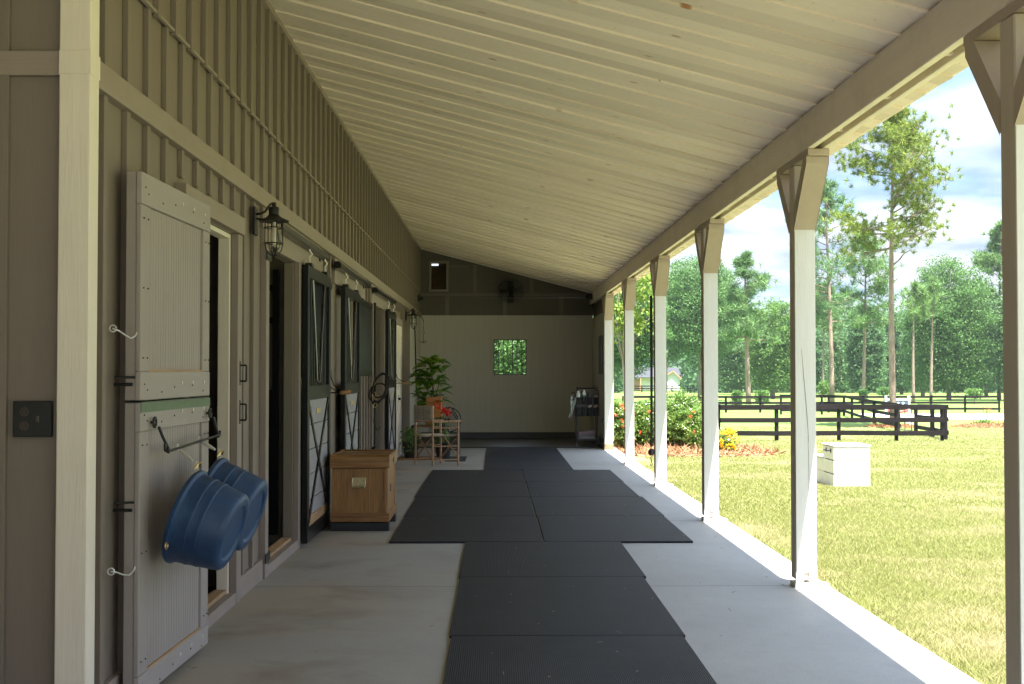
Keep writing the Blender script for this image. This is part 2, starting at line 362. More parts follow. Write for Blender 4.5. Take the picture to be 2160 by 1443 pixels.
def glass_mat():
    m, t, p, o = base('clear_glass'); p.inputs['Base Color'].default_value = (1, 1, 1, 1); p.inputs['Roughness'].default_value = 0.02
    p.inputs['Transmission Weight'].default_value = 1.0; p.inputs['IOR'].default_value = 1.05; p.inputs['Specular IOR Level'].default_value = 0.9
    return m
M_glass = glass_mat()

def leafmat(name, c1, c2, c3=None, rough=0.55, trans=0.42, spec=0.2):
    m, t, p, o = base(name)
    g = N(t, 'ShaderNodeNewGeometry')
    st = [(0.0, rgb(c1)), (0.85 if c3 else 1.0, rgb(c2))]
    if c3: st.append((1.0, rgb(c3)))
    r = ramp(t, g.outputs['Random Per Island'], st)
    oi = N(t, 'ShaderNodeObjectInfo'); rr = ramp(t, oi.outputs['Random'], [(0, (0.8, 0.85, 0.9, 1)), (1, (1.1, 1.05, 0.9, 1))])
    c = mixc(t, 1.0, r.outputs[0], rr.outputs[0], 'MULTIPLY')
    t.links.new(c, p.inputs[0]); p.inputs['Roughness'].default_value = rough; p.inputs['Specular IOR Level'].default_value = spec
    tr = N(t, 'ShaderNodeBsdfTranslucent'); t.links.new(c, tr.inputs[0])
    mx_ = N(t, 'ShaderNodeMixShader'); mx_.inputs[0].default_value = trans
    t.links.new(p.outputs[0], mx_.inputs[1]); t.links.new(tr.outputs[0], mx_.inputs[2]); t.links.new(mx_.outputs[0], o.inputs[0])
    return m
M_leafA = leafmat('oak_leaf', (0.075, 0.155, 0.04), (0.12, 0.22, 0.06), (0.15, 0.26, 0.075))
M_leafB = leafmat('far_leaf', (0.075, 0.155, 0.06), (0.11, 0.205, 0.08), (0.13, 0.235, 0.095))
M_leafY = leafmat('yellow_green_leaf', (0.10, 0.19, 0.03), (0.24, 0.32, 0.06), (0.40, 0.38, 0.1))
M_needle = leafmat('pine_needle', (0.07, 0.13, 0.025), (0.20, 0.26, 0.045), (0.32, 0.33, 0.07), trans=0.25)
M_needleB = leafmat('far_pine_needle', (0.07, 0.14, 0.05), (0.16, 0.27, 0.08), None, trans=0.25)
M_shrub = leafmat('glossy_shrub_leaf', (0.06, 0.14, 0.025), (0.22, 0.33, 0.06), (0.42, 0.44, 0.18), rough=0.28, spec=0.7)
M_houseplant = leafmat('house_plant_leaf', (0.06, 0.17, 0.02), (0.24, 0.38, 0.035), (0.55, 0.54, 0.05), rough=0.35, trans=0.3)
M_red = leafmat('red_petal', (0.55, 0.02, 0.02), (0.75, 0.06, 0.05), trans=0.3)
M_coral = leafmat('coral_petal', (0.75, 0.06, 0.06), (0.85, 0.22, 0.08), trans=0.3)
M_yellow = leafmat('yellow_petal', (0.8, 0.45, 0.01), (0.85, 0.6, 0.03), trans=0.3)
M_strip = leafmat('striped_leaf', (0.08, 0.2, 0.03), (0.35, 0.42, 0.2), trans=0.3)
M_bark = mk('pine_bark', (0.22, 0.16, 0.12), 0.9, 0.45, 7, (1, 1, 0.25), 1.0, 0.05, fine=22, fms=(1, 1, 0.3))
M_barkg = mk('grey_bark', (0.20, 0.18, 0.15), 0.9, 0.35, 6, (1, 1, 0.3), 0.8, 0.04, fine=25)

def lawn_mat():
    m, t, p, o = base('lawn_soil')
    n = noise(t, 0.45, detail=9, rough=0.62); f = noise(t, 40, detail=5, rough=0.8, mscale=(1, 0.5, 1)); b = noise(t, 0.12, detail=4)
    c = ramp(t, n.outputs[0], [(0.36, (0.14, 0.165, 0.047, 1)), (0.58, (0.185, 0.195, 0.068, 1)), (0.74, (0.28, 0.245, 0.135, 1))]).outputs[0]
    c = mixc(t, 0.45, c, ramp(t, f.outputs[0], [(0.3, (0.090, 0.117, 0.036, 1)), (0.5, (0.189, 0.194, 0.081, 1)), (0.7, (0.378, 0.324, 0.198, 1))]).outputs[0])
    # greener beyond the paddock fence
    tc_ = N(t, 'ShaderNodeTexCoord'); s = N(t, 'ShaderNodeSeparateXYZ'); t.links.new(tc_.outputs['Object'], s.inputs[0])
    mr = N(t, 'ShaderNodeMapRange'); t.links.new(s.outputs[1], mr.inputs[0]); mr.inputs[1].default_value = 34; mr.inputs[2].default_value = 70
    c = mixc(t, mr.outputs[0], c, ramp(t, n.outputs[0], [(0.3, (0.07, 0.135, 0.03, 1)), (0.7, (0.14, 0.20, 0.045, 1))]).outputs[0])
    t.links.new(c, p.inputs[0]); p.inputs['Roughness'].default_value = 0.95; p.inputs['Specular IOR Level'].default_value = 0.1
    bump(t, p, f.outputs[0], 0.8, 0.03); return m
M_lawn = lawn_mat()
def blade_mat():
    m, t, p, o = base('grass_blade')
    g = N(t, 'ShaderNodeNewGeometry'); n = noise(t, 0.45, detail=9, rough=0.62)
    r = ramp(t, g.outputs['Random Per Island'], [(0.0, (0.13, 0.16, 0.036, 1)), (0.55, (0.185, 0.20, 0.056, 1)), (0.88, (0.24, 0.23, 0.088, 1)), (1.0, (0.37, 0.31, 0.18, 1))])
    c = mixc(t, ramp(t, n.outputs[0], [(0.50, (0, 0, 0, 1)), (0.66, (0.85, 0.85, 0.85, 1))]).outputs[0], r.outputs[0],
             ramp(t, g.outputs['Random Per Island'], [(0.0, (0.26, 0.235, 0.10, 1)), (1.0, (0.43, 0.36, 0.23, 1))]).outputs[0])
    t.links.new(c, p.inputs[0]); p.inputs['Roughness'].default_value = 0.6; p.inputs['Specular IOR Level'].default_value = 0.2
    tr = N(t, 'ShaderNodeBsdfTranslucent'); t.links.new(c, tr.inputs[0]); mx_ = N(t, 'ShaderNodeMixShader'); mx_.inputs[0].default_value = 0.35
    t.links.new(p.outputs[0], mx_.inputs[1]); t.links.new(tr.outputs[0], mx_.inputs[2]); t.links.new(mx_.outputs[0], o.inputs[0]); return m
M_blade = blade_mat()
M_gravel = mk('pale_gravel', (0.60, 0.57, 0.52), 0.95, 0.15, 3, bs=0.6, fine=60)
M_strawbed = mk('pine_straw', (0.26, 0.14, 0.07), 0.95, 0.4, 9, bs=1.0, fine=70)
M_strawb = leafmat('pine_straw_needle', (0.18, 0.085, 0.04), (0.40, 0.23, 0.12), trans=0.1, rough=0.8)

# ------------------------------------------------------------------ terrain
PROF = [(-60, -.10), (6, -.10), (17, -.15), (27, -.28), (36, -.72), (44, -1.05), (55, -1.30), (100, -1.32), (200, -1.80), (600, -1.9)]
def gz(y):
    ys = [a for a, b in PROF]; zs = [b for a, b in PROF]
    # smoothed profile
    return float(0.25 * np.interp(y - 3, ys, zs) + 0.5 * np.interp(y, ys, zs) + 0.25 * np.interp(y + 3, ys, zs))
def gzv(y):
    ys = [a for a, b in PROF]; zs = [b for a, b in PROF]
    return 0.25 * np.interp(y - 3, ys, zs) + 0.5 * np.interp(y, ys, zs) + 0.25 * np.interp(y + 3, ys, zs)
def PX(x, Y): return (x - 1047) / 2600 * Y          # photo column -> world X at depth Y (vertical plane)
def PZ(y, Y): return 1.45 - (y - 784) / 2600 * Y

ysv = np.concatenate([np.arange(-60, 60, 1.5), np.arange(60, 200, 8), np.arange(200, 700, 50)])
xsv = np.array([-500, -200, -100, -50, -20, -7, -1.75, -1.0, 0.5, 2.2, 5, 10, 20, 35, 60, 110, 200, 500.0])
mb = MB()
for y in ysv:
    for x in xsv: mb.v.append((x, y, gz(y)))
nx = len(xsv)
for j in range(len(ysv) - 1):
    for i in range(nx - 1):
        mb.f.append((j * nx + i, j * nx + i + 1, (j + 1) * nx + i + 1, (j + 1) * nx + i)); mb.mi.append(0)
tag(mb.build('ground', M_lawn, smooth=True), kind='structure')

# gravel drive: sheet following the terrain
mb = MB(); drv = []
for i in range(24):
    x = 23.2 + i * 4.0 if i < 14 else 79 + (i - 14) * 14
    y0 = max(52.0, 73.5 - 0.55 * (x - 23)); y1 = 80.0 - 0.02 * (x - 23)
    if i == 0: y0 = 75
    if i == 1: y0 = 70.5
    drv.append((x, y0, y1))
for x, y0, y1 in drv:
    for k in range(4):
        y = y0 + (y1 - y0) * k / 3; mb.v.append((x, y, gz(y) + 0.012))
for i in range(23):
    for k in range(3): mb.f.append((i * 4 + k, (i + 1) * 4 + k, (i + 1) * 4 + k + 1, i * 4 + k + 1)); mb.mi.append(0)
tag(mb.build('gravel_road', M_gravel), kind='structure')

# grass blades
def grass():
    rng = np.random.default_rng(3)
    P = []; H = []; W = []
    def zone(y0, y1, x0f, x1f, n, h, wd):
        y = rng.uniform(y0, y1, n); xa = x0f(y); xb = x1f(y); x = xa + (xb - xa) * rng.random(n)
        P.append(np.stack([x, y], 1)); H.append(h * (0.5 + rng.random(n))); W.append(wd * (0.6 + 0.8 * rng.random(n)))
    lo = lambda y: 0 * y + 2.27
    zone(3.5, 9, lo, lambda y: 0.46 * y + 1.2, 240000, 0.027, 0.0040)
    zone(9, 14, lo, lambda y: 0.46 * y + 1.2, 210000, 0.026, 0.0055)
    zone(14, 22, lo, lambda y: 0.46 * y + 1.2, 210000, 0.025, 0.009)
    zone(22, 34, lo, lambda y: 0.46 * y + 1.5, 150000, 0.024, 0.014)
    zone(34, 62, lambda y: 0.05 * y + 1, lambda y: 0.46 * y + 1.5, 110000, 0.03, 0.03)
    zone(4, 24, lambda y: 0 * y + 2.26, lambda y: 0 * y + 2.5, 26000, 0.045, 0.006)
    P = np.concatenate(P); H = np.concatenate(H); W = np.concatenate(W)
    keep = ~((P[:, 0] > 4.68) & (P[:, 0] < 5.26) & (P[:, 1] > 17.2) & (P[:, 1] < 18.4))
    keep &= ~((P[:, 0] < 2.9) & (P[:, 1] > 22.9) & (P[:, 1] < 27)) 
    # sparse bald strip by the slab
    edge = np.clip((P[:, 0] - 2.27) / 0.35, 0.25, 1); keep &= rng.random(len(P)) < edge
    P, H, W = P[keep], H[keep], W[keep]; n = len(P)
    z = gzv(P[:, 1]); a = rng.uniform(0, 2 * np.pi, n); l = rng.normal(0, 0.8, (n, 2)) * H[:, None]
    b0 = np.stack([P[:, 0] - np.cos(a) * W / 2, P[:, 1] - np.sin(a) * W / 2, z - 0.002], 1)
    b1 = np.stack([P[:, 0] + np.cos(a) * W / 2, P[:, 1] + np.sin(a) * W / 2, z - 0.002], 1)
    tp = np.stack([P[:, 0] + l[:, 0], P[:, 1] + l[:, 1], z + H], 1)
    V = np.stack([b0, b1, tp], 1).reshape(-1, 3); F = np.arange(3 * n).reshape(-1, 3)
    o = npmesh('grass', V, F, M_blade); tag(o, 'short sunlit lawn grass with dry straw coloured patches', 'grass', kind='stuff')
grass()

# ------------------------------------------------------------------ porch floor
mb = MB()
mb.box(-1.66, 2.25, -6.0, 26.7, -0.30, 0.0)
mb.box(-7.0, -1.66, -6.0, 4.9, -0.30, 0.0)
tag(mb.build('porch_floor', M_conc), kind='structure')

# ------------------------------------------------------------------ the barn (one thing with its parts)
barn = thing('barn', 'taupe board and batten horse barn with open cream ceilinged porch', 'barn')
XS = -1.66
OPEN = [(6.52, 7.72, 2.31), (8.78, 10.12, 2.345), (16.25, 17.75, 2.34)]
YE = 26.5
# siding sheets (14 cm thick) around the openings
mb = MB(); y = 4.90
for a, b, h in OPEN:
    mb.box(XS - .08, XS, y, a, 0, 2.62); mb.box(XS - .08, XS, a, b, h, 2.62); y = b
mb.box(XS - .08, XS, y, YE, 0, 2.62)
mb.box(XS - .08, XS + .001, 4.90, YE, 2.62, 3.18)
mb.box(XS - .08, XS + .018, 4.90, YE, 3.18, 4.25)
mb.box(-7, XS - .08, 4.90, 5.04, 0, 4.25); mb.box(-3.6, -3.46, -5.18, 4.898, 0, 4.09)  # second box: unseen side wall added to shut out light from the left
mb.build('siding', M_siding, barn)
# battens, 12 inches apart
mb = MB(); y = 5.16
i = 0
def inopen(y):
    for a, b, h in OPEN:
        if a - .13 < y < b + .13: return True
    return False
while y < YE - .05:
    skip_low = inopen(y) or 12.55 < y < 14.2 or 19.45 < y < 21.3
    if y < 23.35:
        z0 = 0.14 if not skip_low else 2.46
        if 10.3 < y < 12.3 or 14.2 < y < 16.15 or 17.85 < y < 19.3: mb.box(XS, XS + .022, y - .025, y + .025, 0.14, 1.42); z0 = 2.345
        if 8.7 < y < 11.45 or 12.45 < y < 15.3 or 16.1 < y < 19.0: z0 = None
        if z0 is not None: mb.box(XS, XS + .026, y - .025, y + .025, z0, 2.605)
    mb.box(XS + .001, XS + .027, y - .025, y + .025, 2.72, 3.16)
    mb.box(XS + .018, XS + .046, y - .025 + .1, y + .025 + .1, 3.145, 4.12)
    y += .318
mb.box(-1.98, -1.93, 4.875, 4.90, 0, 4.1)
mb.build('batten', M_batten, barn, bevel=.002)['label'] = 'vertical battens of the taupe siding'
# band, ledge, frieze, base board
mb = MB()
for a, b in ((4.96, 9.7), (9.703, 14.9), (14.903, 20.2), (20.203, YE)):
    mb.box(XS, XS + .045, a, b, 2.605, 2.72)
mb.box(XS + .0185, XS + .040, 4.96, YE, 3.160, 3.176)
mb.box(XS + .018, XS + .05, 4.96, YE, 4.03, 4.075)
mb.each('wall_band', M_trimh, barn, bevel=.002)
mb = MB(); mb.box(-7, -1.725, 4.868, 4.90, 2.622, 2.719); mb.build('wall_band', M_trimx, barn, bevel=.002)
mb = MB()
y = 4.98
for a, b in ((4.98, 6.4), (7.84, 8.66), (10.25, 12.6), (14.2, 16.12), (17.86, 19.5), (21.3, 23.4)):
    mb.box(XS, XS + .03, a, b, 0.0, 0.14)
mb.each('base_board', M_trimh, barn, bevel=.002)
# corner trim
mb = MB(); mb.box(-1.724, -1.60, 4.855, 4.96, 0, 4.2)
mb.build('corner_board', M_cream, barn, bevel=.004)
mb = MB(); mb.box(-1.726, -1.597, 4.852, 4.965, 2.622, 2.719); mb.build('corner_band', M_cream, barn, bevel=.003)
# doorway casings, headers, jambs, sills
def header(y0, y1, z0, z1, x=.065):
    mb = MB(); mb.box(XS, XS + x, y0, y1, z0, z1)
    return mb.build('header_board', M_trimh, barn, bevel=.003)
header(6.36, 7.86, 2.315, 2.425, .06)
header(8.66, 11.5, 2.345, 2.603, .03); header(12.45, 15.3, 2.345, 2.603, .03); header(16.1, 19.0, 2.345, 2.603, .03); header(19.5, 21.3, 2.23, 2.34, .04)
mb = MB()
for a, b, h in OPEN:
    t0 = .13 if h < 2.33 else .11
    mb.box(XS, XS + .045, b, b + t0, 0, h if h > 2.33 else 2.313); mb.box(XS, XS + .045, a - .11, a, 0, h if h > 2.33 else 2.313)
mb.box(XS, XS + .04, 19.5, 19.62, 0, 2.23); mb.box(XS, XS + .04, 21.2, 21.3, 0, 2.23)
mb.each('door_casing', M_casing, barn, bevel=.003)
mb = MB()
for a, b, h in OPEN[:1]:
    mb.box(XS - .074, XS - .003, b - .03, b - .001, .07, h - .002); mb.box(XS - .074, XS - .003, a + .001, a + .03, .07, h - .002); mb.box(XS - .074, XS - .003, a + .03, b - .03, h - .03, h - .002)
mb.each('door_jamb', M_cream, barn, bevel=.002)
mb = MB()
for a, b, h in OPEN[1:]:
    mb.box(XS - .078, XS - .003, b - .02, b - .001, .07, h - .002); mb.box(XS - .078, XS - .003, a + .001, a + .02, .07, h - .002)
mb.each('door_jamb', M_stall, barn, bevel=.002)
mb = MB()
for a, b, h in OPEN: mb.box(XS - .10, XS + .04, a - .06, b + .06, 0.001, .075)
mb.each('door_sill', M_trimh, barn, bevel=.003)
mb = MB()
for a, b, h in OPEN: mb.box(XS - .09, XS - .01, a + .03, b - .03, .076, .10)
mb.each('threshold', M_rawwood, barn, bevel=.003)
# stalls inside: dark floor, back wall, partitions, ceiling
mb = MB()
mb.box(-5.6, XS - .08, 5.04, YE, -.04, 0.03); mb.box(-5.7, -5.6, 5.04, 8.3, 0, 4.2); mb.box(-5.7, -5.6, 10.25, YE, 0, 4.2); mb.box(-5.7, -5.6, 8.3, 10.25, 0, .9); mb.box(-5.7, -5.6, 8.3, 10.25, 2.4, 4.2)  # unseen openings added in both rear walls to let light into the stalls
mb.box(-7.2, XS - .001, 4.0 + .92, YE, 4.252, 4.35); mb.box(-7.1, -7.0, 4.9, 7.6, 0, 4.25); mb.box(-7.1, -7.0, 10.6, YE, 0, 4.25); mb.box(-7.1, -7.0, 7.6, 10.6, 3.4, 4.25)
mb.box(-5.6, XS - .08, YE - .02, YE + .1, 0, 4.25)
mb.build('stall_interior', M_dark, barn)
mb = MB()
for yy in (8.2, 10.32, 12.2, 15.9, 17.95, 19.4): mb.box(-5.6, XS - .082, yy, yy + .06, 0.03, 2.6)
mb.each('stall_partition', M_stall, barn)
# black steel grille of the stall seen through the second doorway
mb = MB()
for zz in (1.25, 1.85, 2.12): mb.box(-2.7, -1.84, 10.26, 10.30, zz, zz + .05)
for xx in (-1.86, -2.05, -2.4, -2.7): mb.box(xx, xx + .05, 10.255, 10.305, .1, 2.3)
mb.box(-2.7, -1.85, 10.27, 10.31, .1, 1.25)
mb.build('stall_grille', M_black, barn)

# ceiling boards
def CZ(x): return 3.663 - .26 * x
mb = MB(); k = 0; y = -2.346
rb = random.Random(5)
while y < YE - .01:
    y1 = min(y + .402, YE); xa, xb = -1.64, 2.43
    if y1 <= 4.9: xa = -1.64
    mid = y + .2
    dz = .016 + rb.uniform(-.003, .003)
    for (a, b, da, db) in ((y, mid - .0015, dz, dz * .5 + .002), (mid, y1 - .0005, dz * .5, 0)):
        if b <= a: continue
        mb.hexa([(xa, a, CZ(xa) - da), (xb, a, CZ(xb) - da), (xb, b, CZ(xb) - db), (xa, b, CZ(xa) - db),
                 (xa, a, CZ(xa) + .03), (xb, a, CZ(xb) + .03), (xb, b, CZ(xb) + .03), (xa, b, CZ(xa) + .03)])
    y = y + .402
mb.build('ceiling_boards', M_ceil, barn)
mb = MB()
a, b, c0, c1 = -1.66, 2.46, .035, .10
mb.hexa([(a, -2.36, CZ(a) + c0), (b, -2.36, CZ(b) + c0), (b, YE + .3, CZ(b) + c0), (a, YE + .3, CZ(a) + c0), (a, -2.36, CZ(a) + c1), (b, -2.36, CZ(b) + c1), (b, YE + .3, CZ(b) + c1), (a, YE + .3, CZ(a) + c1)])
mb.box(-7.2, -1.661, -5.18, 4.918, 4.10, 4.2)  # unseen flat roof added to keep the near left wall shaded
mb.build('roof', mk('roof_metal', (0.25, .24, .22), .5, .1), barn)
mb = MB(); mb.box(2.432, 2.458, -2.36, YE + .3, 3.035, CZ(2.46) + .03); mb.build('fascia', M_beam, barn, bevel=.003)

# beam of two plies with blocking
mb = MB()
PY = [1.11, 4.875, 8.42, 12.08, 15.73, 19.39, 23.05]          # rear face of each post
for s0, s1 in ((2.01, 2.055), (2.108, 2.152)):
    yy = -2.3; cuts = [c - .07 for c in PY] + [YE]
    for c in cuts:
        mb.hexa([(s0, yy + .0015, 2.893), (s1, yy + .0015, 2.893), (s1, c - .0015, 2.893), (s0, c - .0015, 2.893), (s0, yy + .0015, CZ(s0) - .012), (s1, yy + .0015, CZ(s1) - .012), (s1, c - .0015, CZ(s1) - .012), (s0, c - .0015, CZ(s0) - .012)])
        yy = c
mb.build('beam', M_beam, barn, bevel=.004)
mb = MB()
for c in PY:
    for d in (-1.0, -1.9, -2.8): mb.box(2.056, 2.107, c + d, c + d + .045, 2.915, 3.05)
mb.each('blocking', M_beam, barn)
def cap_y(c): return (c - .14 - .38, c + .38)
for i, c in enumerate(PY):
    z0 = 0.02 if i < 6 else .12
    mb = MB(); mb.box(2.012, 2.150, c - .14, c, z0 + .03, 2.845)
    post = mb.build('post', M_post, barn, bevel=.006)
    mb = MB(); mb.box(2.0125, 2.1505, c - .146, c - .1402, z0 + .08, 2.41); mb.build('white_front_face', M_postw, post, bevel=.002)  # thin white sheet makes the post front paler than its other faces
    if i == 2:
        mb = MB(); mb.tube([(2.055, c - .1465, 1.60), (2.07, c - .1468, 1.40), (2.09, c - .1468, 1.15), (2.10, c - .1468, .98)], [.0006, .0016, .0016, .0006], 4); mb.tube([(2.095, c - .1468, 1.02), (2.10, c - .1468, .80), (2.102, c - .1468, .45)], [.0006, .0014, .0005], 4); mb.build('paint_crack', M_dark, post)
    mb = MB(); a, b = cap_y(c); mb.box(2.011, 2.151, a, b, 2.848, 2.891); mb.build('cap_plate', M_brace, post, bevel=.003)
    for sgn in (-1, 1):
        mb = MB(); yf = c - .14 if sgn < 0 else c
        y_b0, y_t0 = yf, yf + sgn * .36
        th = .075
        # slanted brace: outer face from (yf, 2.40) to (yf+.36, 2.846)
        P = [(yf, 2.40), (yf + sgn * .35, 2.80), (yf + sgn * .35, 2.846), (yf + sgn * .265, 2.846), (yf, 2.54)]
        x0, x1 = 2.008, 2.154
        vs_ = [(x0, q[0], q[1]) for q in P] + [(x1, q[0], q[1]) for q in P]
        n = 5; fs = [tuple(range(n)), tuple(range(n, 2 * n))[::-1]] + [(k2, (k2 + 1) % n, n + (k2 + 1) % n, n + k2) for k2 in range(n)]
        mb.add(vs_, fs); mb.build('knee_brace', M_brace, post, bevel=.003)
    mb = MB()
    P = [(2.1545, 2.44), (2.185, 2.50), (2.185, 2.70), (2.175, 2.846), (2.1545, 2.846)]
    vs_ = [(q[0], c - .115, q[1]) for q in P] + [(q[0], c - .025, q[1]) for q in P]
    mb.add(vs_, [tuple(range(5)), tuple(range(5, 10))[::-1]] + [(k2, (k2 + 1) % 5, 5 + (k2 + 1) % 5, 5 + k2) for k2 in range(5)])
    mb.build('eave_brace', M_brace, post, bevel=.003)
    mb = MB(); mb.box(2.006, 2.156, c - .146, c + .004, z0 - .02, z0 + .012); 
    for q in (2.02, 2.05, 2.11, 2.14):
        mb.box(q - .012, q + .012, c - .148, c - .143, z0, z0 + .085)
    mb.box(2.158, 2.245, c - .12, c - .01, 0.001, .018)
    mb.build('post_foot', M_postw, post, bevel=.002)
mb = MB(); mb.box(2.0, 2.17, 22.86, 23.2, 0.001, .11); mb.build('footing_block', M_concblock, barn, bevel=.004)

# wash bay: rear wall, right wall, cream panels
def rwall(mb, x0, x1, z0, z1, y0=YE, y1=YE + .12):   # rectangular piece of rear wall
    mb.box(x0, x1, y0, y1, z0, z1)
WX0, WX1, WZ0, WZ1 = -.06, .65, 1.38, 2.143
mb = MB()
rwall(mb, XS, WX0, .15, 2.66); rwall(mb, WX1, 2.07, .15, 2.66); rwall(mb, WX0, WX1, .15, WZ0); rwall(mb, WX0, WX1, WZ1, 2.66)
mb.box(XS, XS + .03, 23.42, YE, .15, 2.604)
mb.box(2.071, 2.20, 23.10, YE + .12, .15, 2.60)
mb.build('cream_wall_panel', M_creamwall, barn)
mb = MB()
for xx in (-.52, 1.35): mb.box(xx, xx + .004, YE - .003, YE, .2, 2.64)
mb.box(XS + .03, 2.07, YE - .022, YE, .155, .215); mb.box(XS + .03, 2.07, YE - .012, YE, 2.62, 2.66)
mb.box(2.05, 2.07, 23.1, YE - .03, .155, .215); mb.box(2.02, 2.07, YE - .05, YE, .215, 2.6)
mb.build('wall_trim', M_creamwall, barn, bevel=.002)
mb = MB(); mb.box(XS, XS + .035, 23.42, YE - .01, 0.02, .149); mb.box(XS + .036, 2.07, YE - .01, YE + .1, 0.02, .149); mb.box(2.06, 2.2, 23.1, YE - .011, .02, .149)
mb.each('kick_board', mk('dark_kick_board', (.07, .068, .065), .6), barn)
# dark upper gable
mb = MB()
a, b = XS, 2.20
LVX0, LVX1, LVZ0, LVZ1 = -1.40, -1.08, 3.22, 3.78
P8 = lambda x0, x1, za, f: mb.hexa([(x0, YE, za), (x1, YE, za), (x1, YE + .12, za), (x0, YE + .12, za), (x0, YE, f(x0)), (x1, YE, f(x1)), (x1, YE + .12, f(x1)), (x0, YE + .12, f(x0))])
top = lambda x: CZ(x) + .02
P8(XS, LVX0, 2.661, top); P8(LVX1, 2.20, 2.661, top); P8(LVX0, LVX1, LVZ1, top); mb.box(LVX0, LVX1, YE, YE + .12, 2.661, LVZ0)
mb.box(2.09, 2.15, 23.10, YE, 2.601, 2.892)
M_gable = paint('gable_paint', (.14, .125, .105), 'z')
mb.build('gable_wall', M_gable, barn)
mb = MB()
mb.box(XS + .02, 2.06, YE - .03, YE, 3.08, 3.14)
for xx in (-1.10, .13, 1.35): mb.box(xx, xx + .09, YE - .022, YE, 2.66, 3.08)
for xx in (-.50, .72): mb.box(xx, xx + .08, YE - .022, YE, 3.14, CZ(xx + .08) - .02)
mb.box(-1.05, -.6, YE - .02, YE, 3.70, 3.73)
mb.each('gable_batten', paint('gable_trim_paint', (.19, .17, .145), 'z'), barn, bevel=.002)
# louvre
mb = MB()
for (x0, x1, z0, z1) in ((LVX0 - .05, LVX0, LVZ0 - .05, LVZ1 + .05), (LVX1, LVX1 + .05, LVZ0 - .05, LVZ1 + .05), (LVX0, LVX1, LVZ0 - .05, LVZ0), (LVX0, LVX1, LVZ1, LVZ1 + .05)):
    mb.box(x0, x1, YE - .04, YE + .06, z0, z1)
lv = mb.build('gable_vent', paint('vent_paint', (.26, .24, .2), 'z'), barn, bevel=.003)
mb = MB(); z = LVZ0 - .05
while z < LVZ1 - .075:
    mb.hexa([(LVX0, YE + .0, z), (LVX1, YE + .0, z), (LVX1, YE + .08, z + .05), (LVX0, YE + .08, z + .05), (LVX0, YE + .0, z + .012), (LVX1, YE + .0, z + .012), (LVX1, YE + .08, z + .062), (LVX0, YE + .08, z + .062)])
    z += .042
mb.box(-1.25, LVX1, YE + .085, YE + .1, LVZ0, LVZ1); mb.box(LVX0, -1.2501, YE + .085, YE + .1, LVZ0, LVZ1 - .05); mb.build('louvre_slats', mk('cedar_slat', (.10, .055, .022), .6, .2), lv)  # flat backing panels added behind the slats to block the sky
# barred window
mb = MB(); t_ = .07
mb.box(WX0 - t_, WX0, YE - .025, YE, WZ0 - t_, WZ1 + t_); mb.box(WX1, WX1 + t_, YE - .025, YE, WZ0 - t_, WZ1 + t_)
mb.box(WX0, WX1, YE - .024, YE, WZ1, WZ1 + t_); mb.box(WX0, WX1, YE - .024, YE, WZ0 - t_, WZ0)
mb.box(WX0 - t_ - .03, WX1 + t_ + .03, YE - .03, YE - .0255, WZ1 + .005, WZ1 + t_ + .01)
win = mb.build('window', paint('window_trim_paint', (.57, .54, .45), 'z'), barn, bevel=.002)
mb = MB()
for i in range(8):
    x = WX0 + .008 + i * (WX1 - WX0 - .016) / 7; mb.tube([(x, YE + .03, WZ0), (x, YE + .03, WZ1)], .009, 6)
mb.box(WX0, WX1, YE + .02, YE + .04, WZ0, WZ0 + .02); mb.box(WX0, WX1, YE + .02, YE + .04, WZ1 - .02, WZ1); mb.box(WX0, WX0 + .02, YE + .021, YE + .041, WZ0, WZ1); mb.box(WX1 - .02, WX1, YE + .021, YE + .041, WZ0, WZ1)
mb.build('window_bars', M_black, win)
mb = MB(); mb.box(2.055, 2.072, 23.95, 24.75, 1.40, 2.16)
mb.build('window', mk('dark_screen', (.03, .035, .05), .4), barn)

